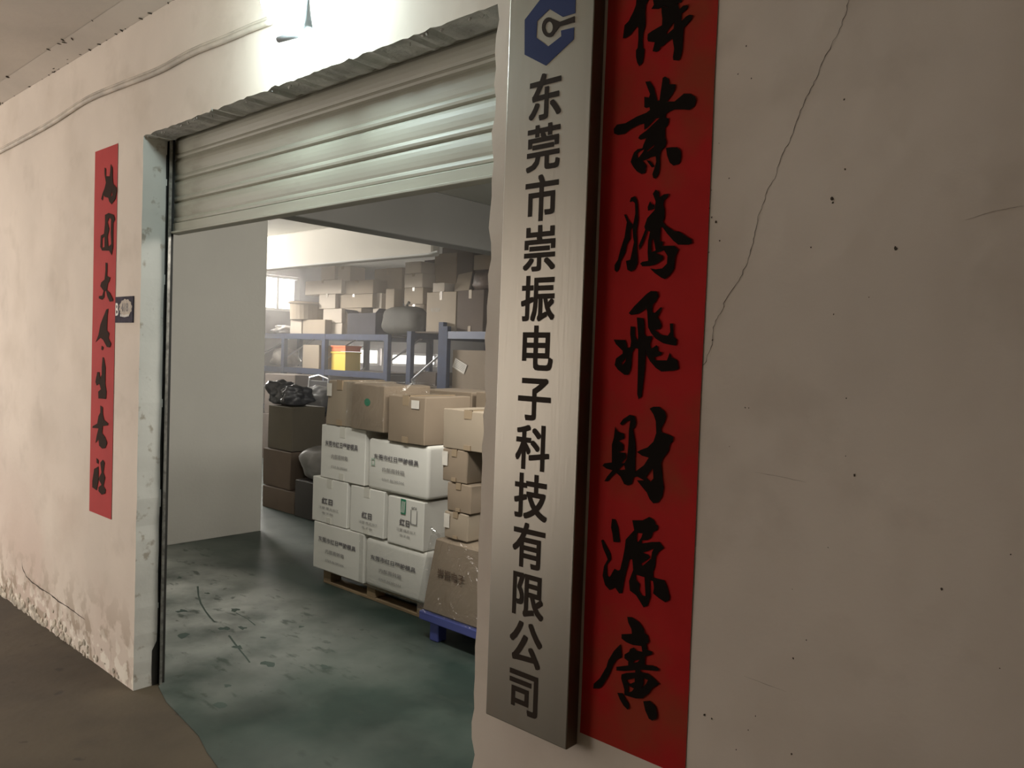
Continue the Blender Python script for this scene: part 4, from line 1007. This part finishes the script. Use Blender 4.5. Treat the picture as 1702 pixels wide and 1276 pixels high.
pb('dark_sack', 'second black bag on the dark pile, nearer the white stack', 466, 484, 640, z2+0.004, 2.78, 0.14, M_bag, seed=27, amp=0.4)
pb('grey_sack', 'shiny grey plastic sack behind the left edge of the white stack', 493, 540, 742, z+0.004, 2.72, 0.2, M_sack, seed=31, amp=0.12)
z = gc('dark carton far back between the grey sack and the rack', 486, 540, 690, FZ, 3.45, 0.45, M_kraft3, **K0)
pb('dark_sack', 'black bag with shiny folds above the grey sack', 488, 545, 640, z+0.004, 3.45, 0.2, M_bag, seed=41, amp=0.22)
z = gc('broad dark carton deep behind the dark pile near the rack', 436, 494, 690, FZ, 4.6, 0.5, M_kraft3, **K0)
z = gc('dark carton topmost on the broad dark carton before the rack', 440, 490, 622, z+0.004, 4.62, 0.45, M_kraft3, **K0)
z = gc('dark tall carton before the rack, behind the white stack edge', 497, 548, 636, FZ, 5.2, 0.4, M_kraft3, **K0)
# folding chair frame in the dark pile
ch = thing('folding_chair', 'chrome-framed chair tipped over the dark pile near the partition', 'chair', (-8.3, 4.3, 0.004))
bm = bmesh.new()
for dx in (0, 0.42):
    tube(bm, [(-8.75+dx, 4.2, 0.004), (-8.72+dx, 4.25, 0.6), (-8.7+dx, 4.3, 1.25)], 0.012, 8)
    tube(bm, [(-8.75+dx, 4.62, 0.004), (-8.73+dx, 4.5, 0.52), (-8.72+dx, 4.22, 0.56)], 0.012, 8)
tube(bm, [(-8.7, 4.3, 1.25), (-8.49, 4.3, 1.29), (-8.28, 4.3, 1.25)], 0.012, 8)
obj('tube_frame', bm, M_zinc, ch)
bm = bmesh.new(); bbox(bm, -8.74, -8.30, 4.2, 4.6, 0.53, 0.56, 0.01); obj('seat', bm, M_bag, ch)
bm = bmesh.new(); bbox(bm, -8.70, -8.29, 4.29, 4.315, 0.98, 1.22, 0.008); obj('backrest', bm, M_bag, ch)

# ================================================================== HAZE ADDED FOR LENS GLARE (window light scatters in it)
hz = bpy.data.materials.new('glare_veil'); hz.use_nodes = True; nt = hz.node_tree
nt.nodes.remove(nt.nodes['Principled BSDF'])
vs_ = nt.nodes.new('ShaderNodeVolumeScatter'); vs_.inputs['Density'].default_value = 0.028; vs_.inputs['Anisotropy'].default_value = 0.7
vs_.inputs['Color'].default_value = (1.0, 0.97, 0.94, 1)
nt.links.new(vs_.outputs[0], nt.nodes['Material Output'].inputs['Volume'])
bm = bmesh.new(); bbox(bm, RX0+0.01, -5.0, 3.0, RY1-0.01, 0.01, RH-0.01)
o = obj('glare_haze', bm, hz); o['kind'] = 'stuff'; tag(o, 'thin added haze standing in for lens glare at the warehouse windows', 'haze')

# ------------------------------------------------------------------ groups of look-alike things
for o in S.objects:
    if o.parent is None and 'label' in o:
        n = o.name.split('.')[0]; p = o.matrix_world.translation if o.type != 'EMPTY' else o.location
        if n == 'carton':
            if 'white' in o['label'] and p.y < 2.2 and 'kraft' not in o['label'] and 'brown' not in o['label']: g = 'white printed cartons stacked on the wooden pallet'
            elif p.y < 2.0 and p.x > -3.3: g = 'kraft cartons stacked on the blue plastic pallet'
            elif p.y < 2.6: g = 'kraft cartons on top of and behind the white cartons'
            elif p.y < 5.8: g = 'dark cartons piled by the partition wall'
            elif p.x < -8.85: g = 'cartons piled on the rack below the big window'
            else: g = 'cartons on the racks at the right'
            o['group'] = g
        elif n == 'pallet_rack': o['group'] = 'blue storage racks'
        elif n == 'dark_sack': o['group'] = 'dark bags in the warehouse'
        elif n == 'red_banner': o['group'] = 'red calligraphy banners flanking the doorway'
        elif n == 'plastic_crate': o['group'] = 'plastic crates on the lower shelf'
        elif n == 'plastic_bundle': o['group'] = 'plastic bags on the left rack bay'
        elif n == 'cable': o['group'] = 'cables along the wall head'
        elif n == 'guide_rail': o['group'] = 'shutter guide rails'
